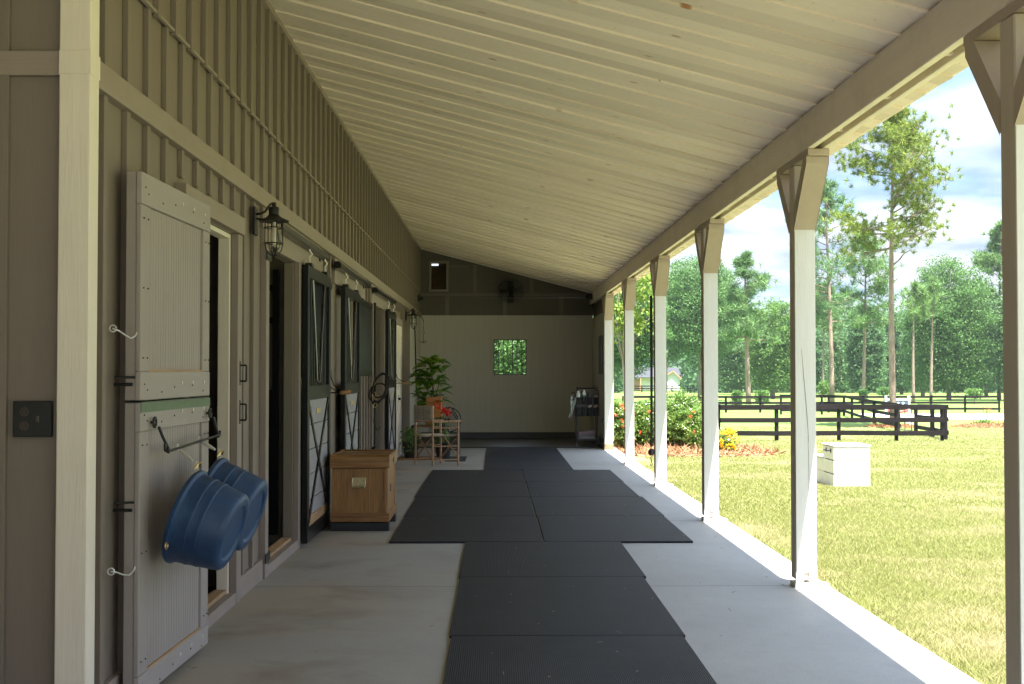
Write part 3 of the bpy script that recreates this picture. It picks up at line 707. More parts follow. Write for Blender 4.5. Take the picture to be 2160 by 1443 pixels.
# --- Dutch door folded open against the wall
dy0, dy1 = 5.35, 6.48
da = math.atan2(.035, dy1 - dy0)
DM = Matrix.Translation((-1.54, dy0, 0)) @ Matrix.Rotation(-da, 4, 'Z')     # local: x = outwards, y = along the door
DW = math.hypot(.035, dy1 - dy0)
def dbox(mb, x0, x1, y0, y1, z0, z1): mb.box(x0, x1, y0, y1, z0, z1, DM)
def leaf_door(name, z0, z1, trail, bot, toprail):
    mb = MB(); sw = .13
    dbox(mb, -.068, -.022, .004, DW, z0, z1)                      # back layer
    dbox(mb, -.0215, 0, 0, sw, z0 + bot + .001, z1 - toprail - .001); dbox(mb, -.0215, 0, DW - sw, DW, z0 + bot + .001, z1 - toprail - .001)
    d = mb.build(name, M_dutch, barn, bevel=.003)
    mb = MB(); dbox(mb, -.0216, .003, -.001, DW, z1 - toprail, z1); dbox(mb, -.0216, .003, -.001, DW, z0, z0 + bot)
    mb.each('rail', M_dutchr, d, bevel=.003)
    # bead board panel
    mb = MB(); n = 22; pw = (DW - 2 * sw) / n
    for i in range(n):
        dbox(mb, -.0215, -.012, sw + i * pw + .0014, sw + (i + 1) * pw - .0014, z0 + bot + .001, z1 - toprail - .001)
    mb.build('bead_board', M_dutch, d, bevel=.0015)
    mb = MB(); dbox(mb, -.012, -.002, sw, DW - sw, z0 + bot, z0 + bot + .009); mb.build('panel_edge', M_rawwood, d)
    mb = MB()
    def dot(y, z, r=.006):
        c = DM @ Vector((.004, y, z)); mb.disc(c, (1, 0, 0), r, .004, 8)
    for zz in (z1 - toprail / 2,) + ((z0 + bot / 2,)):
        for yy in (.55 * DW, .72 * DW, .9 * DW): dot(yy, zz + .01, .009)
    mb.build('bolt_heads', M_zinc, d, smooth=True)
    mb = MB()
    for zz in (z1 - toprail / 2, z0 + bot / 2):
        for yy in (.05, .09, .3, .5, .8, 1.0):
            if yy < DW: dot(yy, zz - .035 + (yy * 37 % 1) * .05, .004)
    for yy in (.03, .09, DW - .03, DW - .09):
        for k in range(3): dot(yy, z0 + bot + .06 + k * (z1 - toprail - z0 - bot - .12) / 2, .0035)
    mb.build('screw_heads', M_iron, d)
    return d
up = leaf_door('upper_door_leaf', 1.325, 2.32, 1, .125, .14)
lowd = leaf_door('lower_door_leaf', .035, 1.315, 1, .10, .125)
mb = MB(); dbox(mb, .0035, .006, .0, DW, 1.272, 1.312); dbox(mb, -.06, .006, .0, DW, 1.3155, 1.318); mb.build('metal_edge_strip', M_green, lowd)
mb = MB()
for z in (1.61, .60):
    pts = [(-1.60, 5.16, z + .02), (-1.585, 5.19, z + .012), (-1.57, 5.23, z - .005), (-1.565, 5.30, z - .018), (-1.56, 5.345, z - .005), (-1.555, 5.352, z + .01)]
    mb.tube(pts, .0035, 6)
    mb.tube([(-1.60 + .014 * math.cos(t), 5.16, z + .02 + .014 * math.sin(t)) for t in np.linspace(0, 6.0, 12)], .0035, 6)
    mb.build('hook_latch', M_zinc, up if z > 1 else lowd, smooth=True); mb = MB()
for z in (1.395, .86): mb.tube([(-1.63, 5.28, z), (-1.55, 5.28, z)], .008, 6); mb.tube([(-1.63, 5.28, z + .03), (-1.55, 5.31, z + .03)], .006, 6); mb.build('hinge_pin', M_iron, up if z > 1.2 else lowd); mb = MB()

# handles on the casing by the first doorway
def pull(y, z):
    mb = MB(); x = XS + .045
    mb.box(x, x + .004, y - .012, y + .012, z - .075, z + .075)
    mb.tube([(x, y, z - .05), (x + .038, y, z - .05), (x + .04, y, z - .045), (x + .04, y, z + .045), (x + .038, y, z + .05), (x, y, z + .05)], .006, 8)
    mb.build('pull_handle', M_iron, barn, smooth=True)
pull(7.79, 1.44); pull(7.79, 1.195)

# --- sliding stall doors
def sliding(y0, label):
    W_ = 1.40; xb, xf = -1.605, -1.555; z0, z1 = .035, 2.335
    F = MB()
    st = .10
    F.box(xb, xf, y0, y0 + st, z0, z1); F.box(xb, xf, y0 + W_ - st, y0 + W_, z0, z1)
    F.box(xb, xf, y0 + st, y0 + W_ - st, z1 - .10, z1); F.box(xb, xf, y0 + st, y0 + W_ - st, 1.215, 1.33); F.box(xb, xf, y0 + st, y0 + W_ - st, z0, .16)
    d = F.build('sliding_door', M_black, barn, bevel=.003)
    d['label'] = label
    # grille bars and the V shaped yoke
    mb = MB(); ga, gb = y0 + st, y0 + W_ - st; xm = (xb + xf) / 2
    bot = 1.34
    def vz(y):   # height of the V opening over y
        c = (ga + gb) / 2; h = .36
        t = abs(y - c) / h
        return None if t > 1 else bot + .015 + (z1 - .1 - bot) * max(0, (t - .12)) / .88
    n = 12
    for i in range(1, n):
        y = ga + (gb - ga) * i / n; v = vz(y)
        top_ = z1 - .1 if v is None else v
        if top_ - bot > .03: mb.tube([(xm, y, 1.33), (xm, y, top_)], .008, 6)
    mb.build('grille_bars', M_black, d, smooth=True)
    mb = MB(); c = (ga + gb) / 2
    pts = [(xm + .01, c - .36, z1 - .1)] + [(xm + .01, c - .05 + .05 * math.sin(-a) , bot + .07 - .05 * math.cos(a)) for a in (1.3, .8, .3)] + [(xm + .01, c + .05 + .05 * math.sin(a), bot + .07 - .05 * math.cos(a)) for a in (.3, .8, 1.3)] + [(xm + .01, c + .36, z1 - .1)]
    mb.tube(pts, .011, 8); mb.build('yoke_bar', M_zincd, d, smooth=True)
    # white tongue and groove panel
    mb = MB(); nb = 5; hh = (1.215 - .16) / nb
    for i in range(nb): mb.box(xb + .012, xf - .016, y0 + st, y0 + W_ - st, .16 + i * hh + .003, .16 + (i + 1) * hh - .003)
    mb.build('board_panel', M_whiteboard, d, bevel=.003)
    mb = MB(); mb.box(xb + .01, xf - .008, y0 + st, y0 + W_ - st, .1605, .24); mb.build('kick_strip', M_rawwood, d)
    mb = MB(); x = xf - .010
    mb.bar((x, y0 + st, .17), (x, y0 + W_ - st, 1.205), .045, .012, up=(1, 0, 0)); mb.bar((x - .002, y0 + st, 1.205), (x - .002, y0 + W_ - st, .17), .045, .012, up=(1, 0, 0))
    mb.build('cross_brace', M_black, d)
    mb = MB(); mb.box(xf - .015, xf - .008, y0 + .60, y0 + .80, 1.085, 1.135)
    mb.build('name_plate', M_brass, d, bevel=.002)
    # hangers and track
    mb = MB()
    for yy in (y0 + .22, y0 + W_ - .25):
        mb = MB(); mb.box(xb - .002, xf + .004, yy - .06, yy + .06, z1 + .0005, z1 + .03); mb.build('hanger_plate', M_iron, d)
        pts = [(xm, yy, z1 + .02), (xm, yy, z1 + .08), (xm + .02, yy + .02, z1 + .11), (xm, yy - .01, z1 + .14), (xm + .01, yy, z1 + .17), (xm, yy, z1 + .195)]
        mb = MB(); mb.tube(pts, .007, 6); mb.build('track_hanger', M_zinc, d, smooth=True)
    return d
M_zincd = mk('worn_steel', (.20, .19, .18), .28, .15, 20, bs=.05, metallic=1.0)
def track(y0, y1):
    mb = MB(); zc = 2.515; xc = -1.585
    pr = [(xc - .032, zc - .03), (xc - .034, zc + .012), (xc - .02, zc + .032), (xc + .012, zc + .036), (xc + .034, zc + .016), (xc + .034, zc - .03)]
    n = len(pr); vs_ = [(p[0], y0, p[1]) for p in pr] + [(p[0], y1, p[1]) for p in pr]
    mb.add(vs_, [tuple(range(n)), tuple(range(n, 2 * n))[::-1]] + [(k2, (k2 + 1) % n, n + (k2 + 1) % n, n + k2) for k2 in range(n)])
    mb.box(xc - .045, xc - .0345, y0 + .05, y0 + .12, zc - .05, zc + .05); mb.box(xc - .045, xc - .0345, y1 - .12, y1 - .05, zc - .05, zc + .05)
    mb.build('door_track', M_black, barn, bevel=.003)
sliding(10.2, 'nearest sliding stall door, pushed open past its doorway'); sliding(12.72, 'middle sliding stall door, behind the wooden trunk'); sliding(17.82, 'farthest sliding stall door')
track(8.9, 11.45); track(12.3, 15.2); track(16.1, 19.0)
# black bead board shutters beside the doors
def shutter(y0, y1):
    mb = MB(); n = int((y1 - y0) / .055); pw = (y1 - y0) / n
    for i in range(n): mb.box(XS + .005, XS + .035, y0 + i * pw + .003, y0 + (i + 1) * pw - .003, 1.46, 2.26)
    mb.box(XS + .001, XS + .045, y0 - .03, y1 + .03, 2.262, 2.32); mb.box(XS + .001, XS + .045, y0 - .03, y1 + .03, 1.40, 1.458); mb.box(XS + .001, XS + .03, y0, y1, 1.459, 2.26)
    mb.build('window_shutter', M_black, barn, bevel=.002)
shutter(10.42, 12.12); shutter(14.28, 16.02); shutter(19.28, 19.42)
# door stay brackets on the second doorway
mb = MB()
for z in (2.27, .14):
    mb.box(XS + .046, XS + .052, 8.66, 8.78, z - .035, z + .035); mb.box(XS - .04, XS + .046, 8.79, 8.86, z - .03, z + .03)
mb.each('stay_bracket', M_iron, barn, bevel=.002)
# cream tack room door
mb = MB(); mb.box(XS + .001, XS + .035, 19.62, 21.2, .03, 2.22); cdn = mb.build('tack_room_door', M_cream, barn, bevel=.003)
mb = MB()
for z0, z1 in ((.2, 1.0), (1.15, 2.08)):
    for a, b in ((19.75, 20.35), (20.48, 21.08)):
        mb.box(XS + .036, XS + .042, a, b, z0, z0 + .03); mb.box(XS + .036, XS + .042, a, b, z1 - .03, z1); mb.box(XS + .036, XS + .042, a, a + .03, z0 + .03, z1 - .03); mb.box(XS + .036, XS + .042, b - .03, b, z0 + .03, z1 - .03)
mb.build('door_panel', M_cream, cdn, bevel=.002)
mb = MB(); mb.box(XS + .036, XS + .04, 20.4, 20.46, .96, 1.06); mb.ball((XS + .06, 20.43, 1.0), .022); mb.build('door_knob', M_iron, cdn, smooth=True)

# --- switch and outlet plate on the near wall
o = thing('outlet_plate', 'dark metal outlet and switch plate on the near end wall', 'outlet', (-1.825, 4.895, 1.26))
mb = MB(); mb.box(-1.90, -1.75, 4.872, 4.899, 1.193, 1.334); mb.build('cover_plate', mk('bronze_plate', (.03, .032, .03), .35, .2, metallic=.6), o, bevel=.002)
for z in (1.292, 1.236):
    mb = MB(); mb.disc((-1.855, 4.871, z), (0, 1, 0), .018, .004, 20); so = mb.build('socket', mk('brown_bakelite', (.05, .03, .022), .4), o)
    mb = MB()
    for dx in (-.007, .007): mb.box(-1.855 + dx - .0015, -1.855 + dx + .0015, 4.867, 4.869, z - .003, z + .008)
    mb.disc((-1.855, 4.868, z - .011), (0, 1, 0), .003, .002, 8)
    mb.build('slots', M_dark, so)
mb = MB(); mb.box(-1.806, -1.796, 4.862, 4.872, 1.252, 1.276); mb.build('toggle', mk('toggle_brown', (.07, .05, .04), .4), o, bevel=.002)

# ------------------------------------------------------------------ rubber mats
def rmat(x0, x1, y0, y1, label):
    z = .018
    mb = MB(); g = .001
    mb.box(x0 + g, x1 - g, y0 + g, y1 - g, .001, z)
    o = mb.build('rubber_mat', M_rubber, None, bevel=.002)
    tag(o, label, 'rubber mat', 'ribbed rubber mats laid along the porch')
rmat(-.245, 1.015, 4.81, 6.72, 'ribbed black rubber mat starting the near single row, the closest of all mats')
rmat(-.255, 1.030, 6.73, 8.64, 'middle ribbed rubber mat of the near single row')
rmat(-.262, 1.050, 8.65, 10.42, 'ribbed black rubber mat of the near single row touching the double wide area')
rows = [(10.44, 12.29, -.905, .400, 1.665), (12.30, 14.16, -.915, .392, 1.675), (14.18, 16.09, -.935, .382, 1.650), (16.10, 18.03, -.935, .372, 1.660)]
ordn = ['nearest', 'second', 'third', 'farthest']
for i, (a, b, xl, xm_, xr) in enumerate(rows):
    rmat(xl, xm_ - .004, a, b, f'left hand rubber mat in the {ordn[i]} row of the double wide area')
    rmat(xm_ + .006, xr, a, b, f'right hand rubber mat in the {ordn[i]} row of the double wide area')
for i, (a, b) in enumerate(((18.05, 19.85), (19.86, 21.66), (21.67, 23.38))):
    rmat(-.18, 1.13, a, b, ['rubber mat starting the far single row beyond the double wide area', 'middle rubber mat of the far single row', 'last rubber mat of the far single row before the dark wash bay'][i])
mb = MB(); mb.box(XS + .04, 2.055, 23.42, YE - .012, .001, .022)
tag(mb.build('wash_bay_matting', mk('wash_bay_rubber', (.035, .034, .034), .4, .4, 1.5, fine=20), None, bevel=.004), 'dark rubber matting covering the wash bay floor at the porch end', 'floor mat')

# ------------------------------------------------------------------ lanterns
def lantern(y, label):
    t = thing('wall_lantern', label, 'lantern', (XS + .023, y, 2.45), 0, 'caged wall lanterns on the siding')
    x = XS + .023; c = x + .135
    mb = MB(); mb.box(x, x + .018, y - .055, y + .055, 2.37, 2.56); mb.build('wall_plate', M_iron, t, bevel=.004)
    mb = MB(); pts = [(x + .01, y, 2.515), (x + .04, y, 2.515), (x + .075, y, 2.53), (x + .095, y, 2.56), (c - .02, y, 2.585), (c, y, 2.575), (c, y, 2.555)]
    mb.tube(pts, .008, 8); mb.tube([(x + .01, y, 2.482), (x + .08, y, 2.478)], .006, 8); mb.build('arm', M_iron, t, smooth=True)
    mb = MB(); mb.lathe([(0, 2.592), (.014, 2.592), (.016, 2.565), (.032, 2.56), (.036, 2.55), (.034, 2.51), (.045, 2.498), (.052, 2.49), (.10, 2.47), (.102, 2.462), (.05, 2.468), (0, 2.468)], (c, y, 0), (0, 0, 1), 28)
    mb.build('hood', M_iron, t, smooth=True)
    mb = MB(); mb.lathe([(.042, 2.467), (.047, 2.45), (.048, 2.33), (.040, 2.285), (.022, 2.262), (0, 2.256)], (c, y, 0), (0, 0, 1), 24)
    mb.build('glass', M_glass, t, smooth=True)
    mb = MB()
    for k in range(4):
        a = k * math.pi / 2 + .5; ca, sa = math.cos(a), math.sin(a)
        mb.tube([(c + r * ca, y + r * sa, z) for r, z in ((.060, 2.468), (.062, 2.40), (.062, 2.31), (.052, 2.27), (.03, 2.24), (.0, 2.228))], .004, 6)
    for z, r in ((2.42, .064), (2.315, .064)):
        mb.tube([(c + r * math.cos(a), y + r * math.sin(a), z) for a in np.linspace(0, 2 * math.pi, 20)[:-1]], .004, 6, closed=True)
    mb.ball((c, y, 2.222), .01); mb.build('cage', M_iron, t, smooth=True)
    mb = MB(); mb.lathe([(0, 2.46), (.014, 2.46), (.014, 2.43), (.022, 2.40), (.026, 2.36), (.018, 2.31), (0, 2.30)], (c, y, 0), (0, 0, 1), 16)
    mb.build('bulb', mk('amber_bulb_glass', (.55, .5, .4), .2), t, smooth=True)
lantern(8.32, 'black caged wall lantern nearest the camera, beside the first doorway')
lantern(22.3, 'small far caged wall lantern beyond the cream tack room door')

# ------------------------------------------------------------------ blue tubs on the Dutch door
hk = thing('hanging_bar', 'dark steel bar hooked on the lower Dutch door to carry the blue tubs', 'bar', (-1.50, 5.9, 1.0))
mb = MB()
A0 = DM @ Vector((.01, .14, 0)); B0 = DM @ Vector((.01, 1.07, 0))
for (q, ze, lean) in ((A0, 1.225, 0), (B0, 1.235, 0)):
    e = Vector((q.x, q.y, ze))
    mb.tube([(e.x + .012, e.y + .022 * math.cos(t), e.z + .022 * math.sin(t)) for t in np.linspace(0, 2 * math.pi, 14)[:-1]], .006, 6, closed=True)
    mb.tube([(e.x - .012, e.y, e.z), (e.x + .014, e.y, e.z)], .007, 6)
    mb.build('eye_hook', M_iron, hk, smooth=True); mb = MB()
e1 = Vector((A0.x + .03, A0.y, 1.205)); e2 = Vector((A0.x + .06, A0.y + .06, 1.10))
f1 = Vector((B0.x + .03, B0.y, 1.215)); f2 = Vector((B0.x + .05, B0.y + .03, 1.11))
mb.tube([e1, (e1.x + .012, e1.y + .02, 1.16), e2, (e2.x, e2.y - .01, 1.09), (e2.x - .01, e2.y - .03, 1.10), (e2.x - .01, e2.y - .03, 1.13)], .007, 8)
mb.tube([f1, (f1.x + .012, f1.y + .01, 1.16), f2, (f2.x, f2.y + .02, 1.115), (f2.x, f2.y + .03, 1.14)], .007, 8)
mb.tube([(e2.x, e2.y - .03, 1.105), (e2.x, e2.y, 1.095), (e2.x + .002, e2.y + .1, 1.097), (f2.x, f2.y, 1.12)], .0065, 8)
mb.build('bar_rod', M_iron, hk, smooth=True)
def tub(c, label, snap):
    K = .90
    c = Vector(c); t = thing('feed_tub', label, 'tub', tuple(c), 0, 'blue tubs hung on the Dutch door')
    ax = Vector((math.cos(R(18)), -.08, -math.sin(R(18)))).normalized()
    prof = [(.205, .0), (.237, -.002), (.243, .006), (.243, .020), (.234, .026), (.229, .03), (.2225, .085), (.2245, .089), (.2238, .100), (.2205, .103), (.2165, .138), (.2182, .142), (.2172, .153), (.2138, .156), (.203, .240), (.199, .258), (.190, .268), (.172, .272), (.150, .272), (.142, .270), (.134, .260), (.06, .258), (0, .258)]
    inner = [(0, .248), (.165, .248), (.19, .22), (.215, .02), (.205, 0)]
    prof = [(a_ * K, b_ * K) for a_, b_ in prof]; inner = [(a_ * K, b_ * K) for a_, b_ in inner]
    mb = MB(); mb.lathe(prof, c, ax, 48); mb.lathe(inner, c, ax, 48); mb.build('tub_shell', M_blue, t, smooth=True)
    up_ = Vector((math.sin(R(18)), 0, math.cos(R(18))))
    top_ = c + up_ * .235
    mb = MB(); s0 = Vector(snap); s1 = top_ + Vector((-.015, -.005, .01))
    d = (s1 - s0); 
    mb.tube([s0 + Vector((0, .014 * math.cos(a), .014 * math.sin(a) + .004)) for a in np.linspace(0, 2 * math.pi, 12)[:-1]], .0035, 6, closed=True)
    mb.tube([s0 + d * .12, s0 + d * .25, s0 + d * .6, s0 + d * .78], [.006, .009, .009, .006], 8)
    mb.tube([s1 + Vector((0, .016 * math.cos(a), .016 * math.sin(a) - .004)) for a in np.linspace(0, 2 * math.pi, 12)[:-1]], .0035, 6, closed=True)
    mb.build('snap_hook', M_zinc, t, smooth=True)
    mb = MB(); b_ = c - Vector((0, .2, .1)) + Vector((-.012, -.05, 0))
    mb.tube([b_ + Vector((0, .020 * math.cos(a), .015 * math.sin(a))) for a in np.linspace(0, 2 * math.pi, 14)[:-1]], .004, 6, closed=True)
    mb.build('bail_ring', M_brass, t, smooth=True); mb = MB()
    mb.tube([top_ + Vector((-.02 + .0, -.03, -.01)), top_ + Vector((-.005, -.02, .014)), top_ + Vector((.0, .01, .016)), top_ + Vector((-.01, .03, -.004))], .0045, 6)
    mb.build('bail_handle', M_brass, t, smooth=True)
tub((-1.415, 5.62, .797), 'dusty blue tub hanging nearer the camera on the Dutch door', (e2.x, 5.70, 1.098))
tub((-1.405, 6.03, .825), 'blue tub hanging behind the nearer one on the Dutch door', (e2.x - .005, 6.13, 1.11))

# ------------------------------------------------------------------ wooden tack trunk
tk = thing('tack_trunk', 'brown oak tack trunk with brass handle on a black plinth beside the stall door', 'trunk', (-1.235, 11.65, 0))
X0, X1, Y0, Y1 = -1.505, -.975, 11.24, 12.08
mb = MB(); mb.box(X0 + .02, X1 - .02, Y0 + .02, Y1 - .02, .10, .57); mb.build('body', M_oak, tk, bevel=.003)
mb = MB()
for (a, b, c_, d_) in ((X0 + .005, X0 + .06, Y0 + .008, Y0 + .06), (X1 - .045, X1 - .012, Y0 + .008, Y0 + .06), (X1 - .045, X1 - .012, Y1 - .06, Y1 - .01), (X0 + .005, X0 + .06, Y1 - .06, Y1 - .01)):
    mb.box(a, b, c_, d_, .165, .57)
mb.each('corner_stile', M_oak, tk, bevel=.002)
mb = MB(); mb.box(X0 - .002, X1 + .002, Y0, Y0 + .03, .085, .165); mb.box(X1 - .03, X1 + .002, Y0 + .031, Y1, .085, .165); mb.box(X0 - .002, X0 + .03, Y0 + .031, Y1, .085, .165); mb.box(X0 + .031, X1 - .031, Y1 - .03, Y1, .085, .165)
mb.each('base_moulding', M_oakh, tk, bevel=.004)
mb = MB(); mb.box(X0 - .008, X1 + .006, Y0 - .006, Y1 + .005, .575, .680)
mb.box(X0 - .008, X0 + .03, Y0 + .031, Y1 - .031, .6805, .692); mb.box(X1 - .03, X1 + .006, Y0 + .031, Y1 - .031, .6805, .692); mb.box(X0 - .008, X1 + .006, Y0 - .006, Y0 + .03, .6805, .692); mb.box(X0 - .008, X1 + .006, Y1 - .03, Y1 + .005, .6805, .692)
lid = mb.build('lid', M_oakh, tk, bevel=.004)
mb = MB(); mb.box(X0 - .008, X1 + .006, Y0 - .0085, Y0 - .0062, .632, .634); mb.build('lid_groove', M_dark, lid)
mb = MB(); mb.box(X0 + .0, X1 - .0, Y0 + .006, Y0 + .12, .001, .078); mb.box(X0 + .0, X1 - .0, Y1 - .12, Y1 - .006, .001, .078)
mb.each('plinth', mk('black_plinth', (.012, .012, .013), .5), tk, bevel=.004)
mb = MB(); hx = (X0 + X1) / 2 - .01
mb.box(hx - .06, hx + .06, Y0 + .014, Y0 + .018, .405, .485)
mb.box(hx - .066, hx + .066, Y0 + .008, Y0 + .0138, .47, .487)
mb.tube([(hx - .056, Y0 + .006, .475), (hx - .06, Y0 - .012, .44), (hx - .055, Y0 - .02, .402), (hx + .055, Y0 - .02, .402), (hx + .06, Y0 - .012, .44), (hx + .056, Y0 + .006, .475)], .0075, 8)
mb.build('brass_handle', mk('aged_brass', (.50, .42, .24), .4, .25, 30, metallic=1.0), tk, smooth=True)
mb = MB(); mb.box(X1 - .0195, X1 - .016, 11.58, 11.66, .33, .40); mb.box(X1 + .0062, X1 + .012, 11.60, 11.64, .60, .65); mb.build('hasp', M_iron, tk)

# ------------------------------------------------------------------ folding director's chair of bamboo cane
ch = thing('director_chair', 'bamboo cane folding chair with checked canvas back near the potted plants', 'chair', (-.93, 19.25, 0))
fv = Vector((.895, .447, 0)); pv = Vector((.603, -.798, 0)); A = Vector((-1.264, 19.33, 0))
def L(u, v, z): return A + fv * u + pv * v + Vector((0, 0, z))
fd, wd = .43, .476
def cane(mb, a, b, r=.013):
    mb.ch.append((len(mb.v), len(mb.f)))
    a = Vector(a); b = Vector(b); n = 7; pts = []; rr = []
    for i in range(n + 1):
        t = i / n; p = a.lerp(b, t); pts.append(p); rr.append(r)
        if 0 < i < n: pts.append(p + (b - a).normalized() * .004); rr.append(r * 1.22); pts.append(p + (b - a).normalized() * .010); rr.append(r)
    mb.tube(pts, rr, 8)
for (u, v, top_) in ((0, 0, .93), (0, wd, .93), (fd, 0, .665), (fd, wd, .665)):
    mb = MB(); cane(mb, L(u, v, 0), L(u, v, top_), .017); mb.build('leg', M_bamboo, ch, smooth=True)
mb = MB()
for v in (0, wd):
    mb = MB(); cane(mb, L(-.02, v, .68), L(fd + .05, v, .68), .017); mb.build('armrest', M_bamboo, ch, smooth=True)
mb = MB()
for v in (0, wd):
    for z in (.58, .30): cane(mb, L(0, v, z), L(fd, v, z), .010)
    cane(mb, L(0, v, .09), L(fd, v, .09), .010)
for u in (0, fd):
    cane(mb, L(u, .02, .10), L(u, wd - .02, .46), .013); cane(mb, L(u + .02, wd - .02, .10), L(u + .02, .02, .46), .013)
cane(mb, L(0, 0, .60), L(0, wd, .60), .010); cane(mb, L(0, 0, .68), L(0, wd, .68), .010)
mb.each('stretcher', M_bamboo, ch, smooth=True)
def sheet(mb, f, nu, nv, th=.003):
    b = len(mb.v)
    for i in range(nu + 1):
        for j in range(nv + 1): mb.v.append(tuple(f(i / nu, j / nv)))
    for i in range(nu):
        for j in range(nv): mb.f.append((b + i * (nv + 1) + j, b + (i + 1) * (nv + 1) + j, b + (i + 1) * (nv + 1) + j + 1, b + i * (nv + 1) + j + 1)); mb.mi.append(mb.cur)
mb = MB(); sheet(mb, lambda s, t: L(-.018 - .02 * math.sin(math.pi * s), s * (wd + .03) - .015, .70 + .225 * t), 8, 3)
bk = mb.build('back_canvas', M_beige_fabric, ch, smooth=True); sm_ = bk.modifiers.new('thick', 'SOLIDIFY'); sm_.thickness = .006
mb = MB()
for s in (.3, .62):
    mb.tube([L(-.024 - .02 * math.sin(math.pi * s), s * (wd + .03) - .015, .70 + .225 * t) for t in (0, .5, 1)], .002, 4)
mb.tube([L(-.024 - .02 * math.sin(math.pi * s), s * (wd + .03) - .015, .815) for s in np.linspace(0, 1, 8)], .002, 4)
mb.build('stitching', mk('dark_thread', (.12, .10, .08), .9), bk)
mb = MB(); sheet(mb, lambda s, t: L(s * fd, t * wd, .47 - .035 * math.sin(math.pi * t)), 4, 8)
st_ = mb.build('seat_canvas', M_beige_fabric, ch, smooth=True); sm_ = st_.modifiers.new('thick', 'SOLIDIFY'); sm_.thickness = .008

# doormats
mb = MB(); mb.box(-1.62, -.86, 20.2, 20.95, .001, .018); tag(mb.build('doormat', M_straw_m, None, bevel=.004), 'brown coir doormat in front of the cream tack room door', 'doormat')
mb = MB(); mb.box(-1.35, -.52, 19.75, 20.9, .0, .0008 + .0002)
mb = MB(); mb.box(-.84, -.50, 19.95, 20.95, .001, .014); tag(mb.build('doormat', M_bl_mat, None, bevel=.004), 'black doormat under the bamboo chair front legs', 'doormat')

# ------------------------------------------------------------------ leaves for pot plants and shrubs
def cards(P, L_, W_, rng, up=0.3, dirs=None):
    """diamond leaves folded along the midrib: 4 verts, 2 tris -> one quad"""
    n = len(P)
    d = rng.normal(0, 1, (n, 3)) if dirs is None else dirs + rng.normal(0, .35, (n, 3))
    d[:, 2] += up; d /= np.linalg.norm(d, axis=1)[:, None] + 1e-9
    q = rng.normal(0, 1, (n, 3)); s = np.cross(d, q); s /= np.linalg.norm(s, axis=1)[:, None] + 1e-9
    Ls = (L_ * (.6 + .8 * rng.random(n)))[:, None]; Ws = (W_ * (.6 + .8 * rng.random(n)))[:, None]
    mid = P + d * Ls * .5
    V = np.stack([P, mid + s * Ws / 2, P + d * Ls, mid - s * Ws / 2], 1).reshape(-1, 3)
    return V, np.arange(4 * n).reshape(-1, 4)

def big_leaf(mb, p, d, L_, W_, droop=.25, n=5):
    p = Vector(p); d = Vector(d).normalized(); s = d.cross(Vector((0, 0, 1)))
    s = s.normalized() if s.length > .01 else Vector((1, 0, 0)); u = s.cross(d).normalized(); b = len(mb.v)
    for i in range(n + 1):
        t = i / n; w_ = W_ / 2 * math.sin(math.pi * (t ** .8) * .98 + .02) ** .8
        c = p + d * L_ * t - Vector((0, 0, 1)) * droop * L_ * t * t
        mb.v += [tuple(c - s * w_ + u * w_ * .35), tuple(c), tuple(c + s * w_ + u * w_ * .35)]
    for i in range(n):
        k2 = b + i * 3
        mb.f += [(k2, k2 + 1, k2 + 4, k2 + 3), (k2 + 1, k2 + 2, k2 + 5, k2 + 4)]; mb.mi += [mb.cur] * 2
rp = random.Random(11)
pc = Vector((-1.17, 21.2, 0))
# plant stand and pots
stand = thing('plant_stand', 'small dark metal plant stand behind the bamboo chair', 'plant stand', (-1.12, 21.2, 0))
mb = MB(); mb.box(-1.45, -.80, 20.95, 21.45, .50, .53); mb.build('stand_top', M_iron, stand, bevel=.003)
mb = MB()
for x in (-1.42, -.83):
    for y in (20.98, 21.42): mb.tube([(x, y, 0.0), (x, y, .5)], .012, 6)
mb.build('stand_frame', M_iron, stand)
bp = thing('potted_plant', 'tall broad leaved plant in an orange wooden tub behind the chair', 'potted plant', (pc.x, pc.y, .53), 0)
mb = MB(); mb.box(-1.20, -.93, 21.05, 21.30, .532, 1.02); mb.build('pot', M_terra, bp, bevel=.008)
mb = MB(); mb.tube([(-1.07, 21.18, 1.0), (-1.10, 21.18, 1.3), (-1.13, 21.2, 1.62)], [.015, .012, .006], 6); mb.tube([(-1.10, 21.18, 1.0), (-1.25, 21.1, 1.25), (-1.33, 21.1, 1.42)], [.01, .008, .005], 6)
mb.tube([(-1.05, 21.18, 1.0), (-.99, 21.1, 1.2), (-.97, 21.1, 1.38)], [.01, .008, .005], 6); mb.build('stems', mk('plant_stem', (.10, .09, .03), .7), bp, smooth=True)
mb = MB()
for i in range(95):
    z = rp.uniform(.88, 1.68); half = .24 * (1 - abs((z - 1.2) / .62) ** 2.2) + .05
    a = rp.uniform(0, 6.283); r_ = half * rp.random() * .75
    p = (-1.13 + r_ * math.cos(a), 21.17 + r_ * .8 * math.sin(a), z)
    big_leaf(mb, p, (math.cos(a) * 1.0, math.sin(a) * .9 - .3, rp.uniform(-.3, .9)), rp.uniform(.18, .27), rp.uniform(.13, .19), rp.uniform(.1, .5))
mb.build('leaves', M_houseplant, bp, smooth=True)
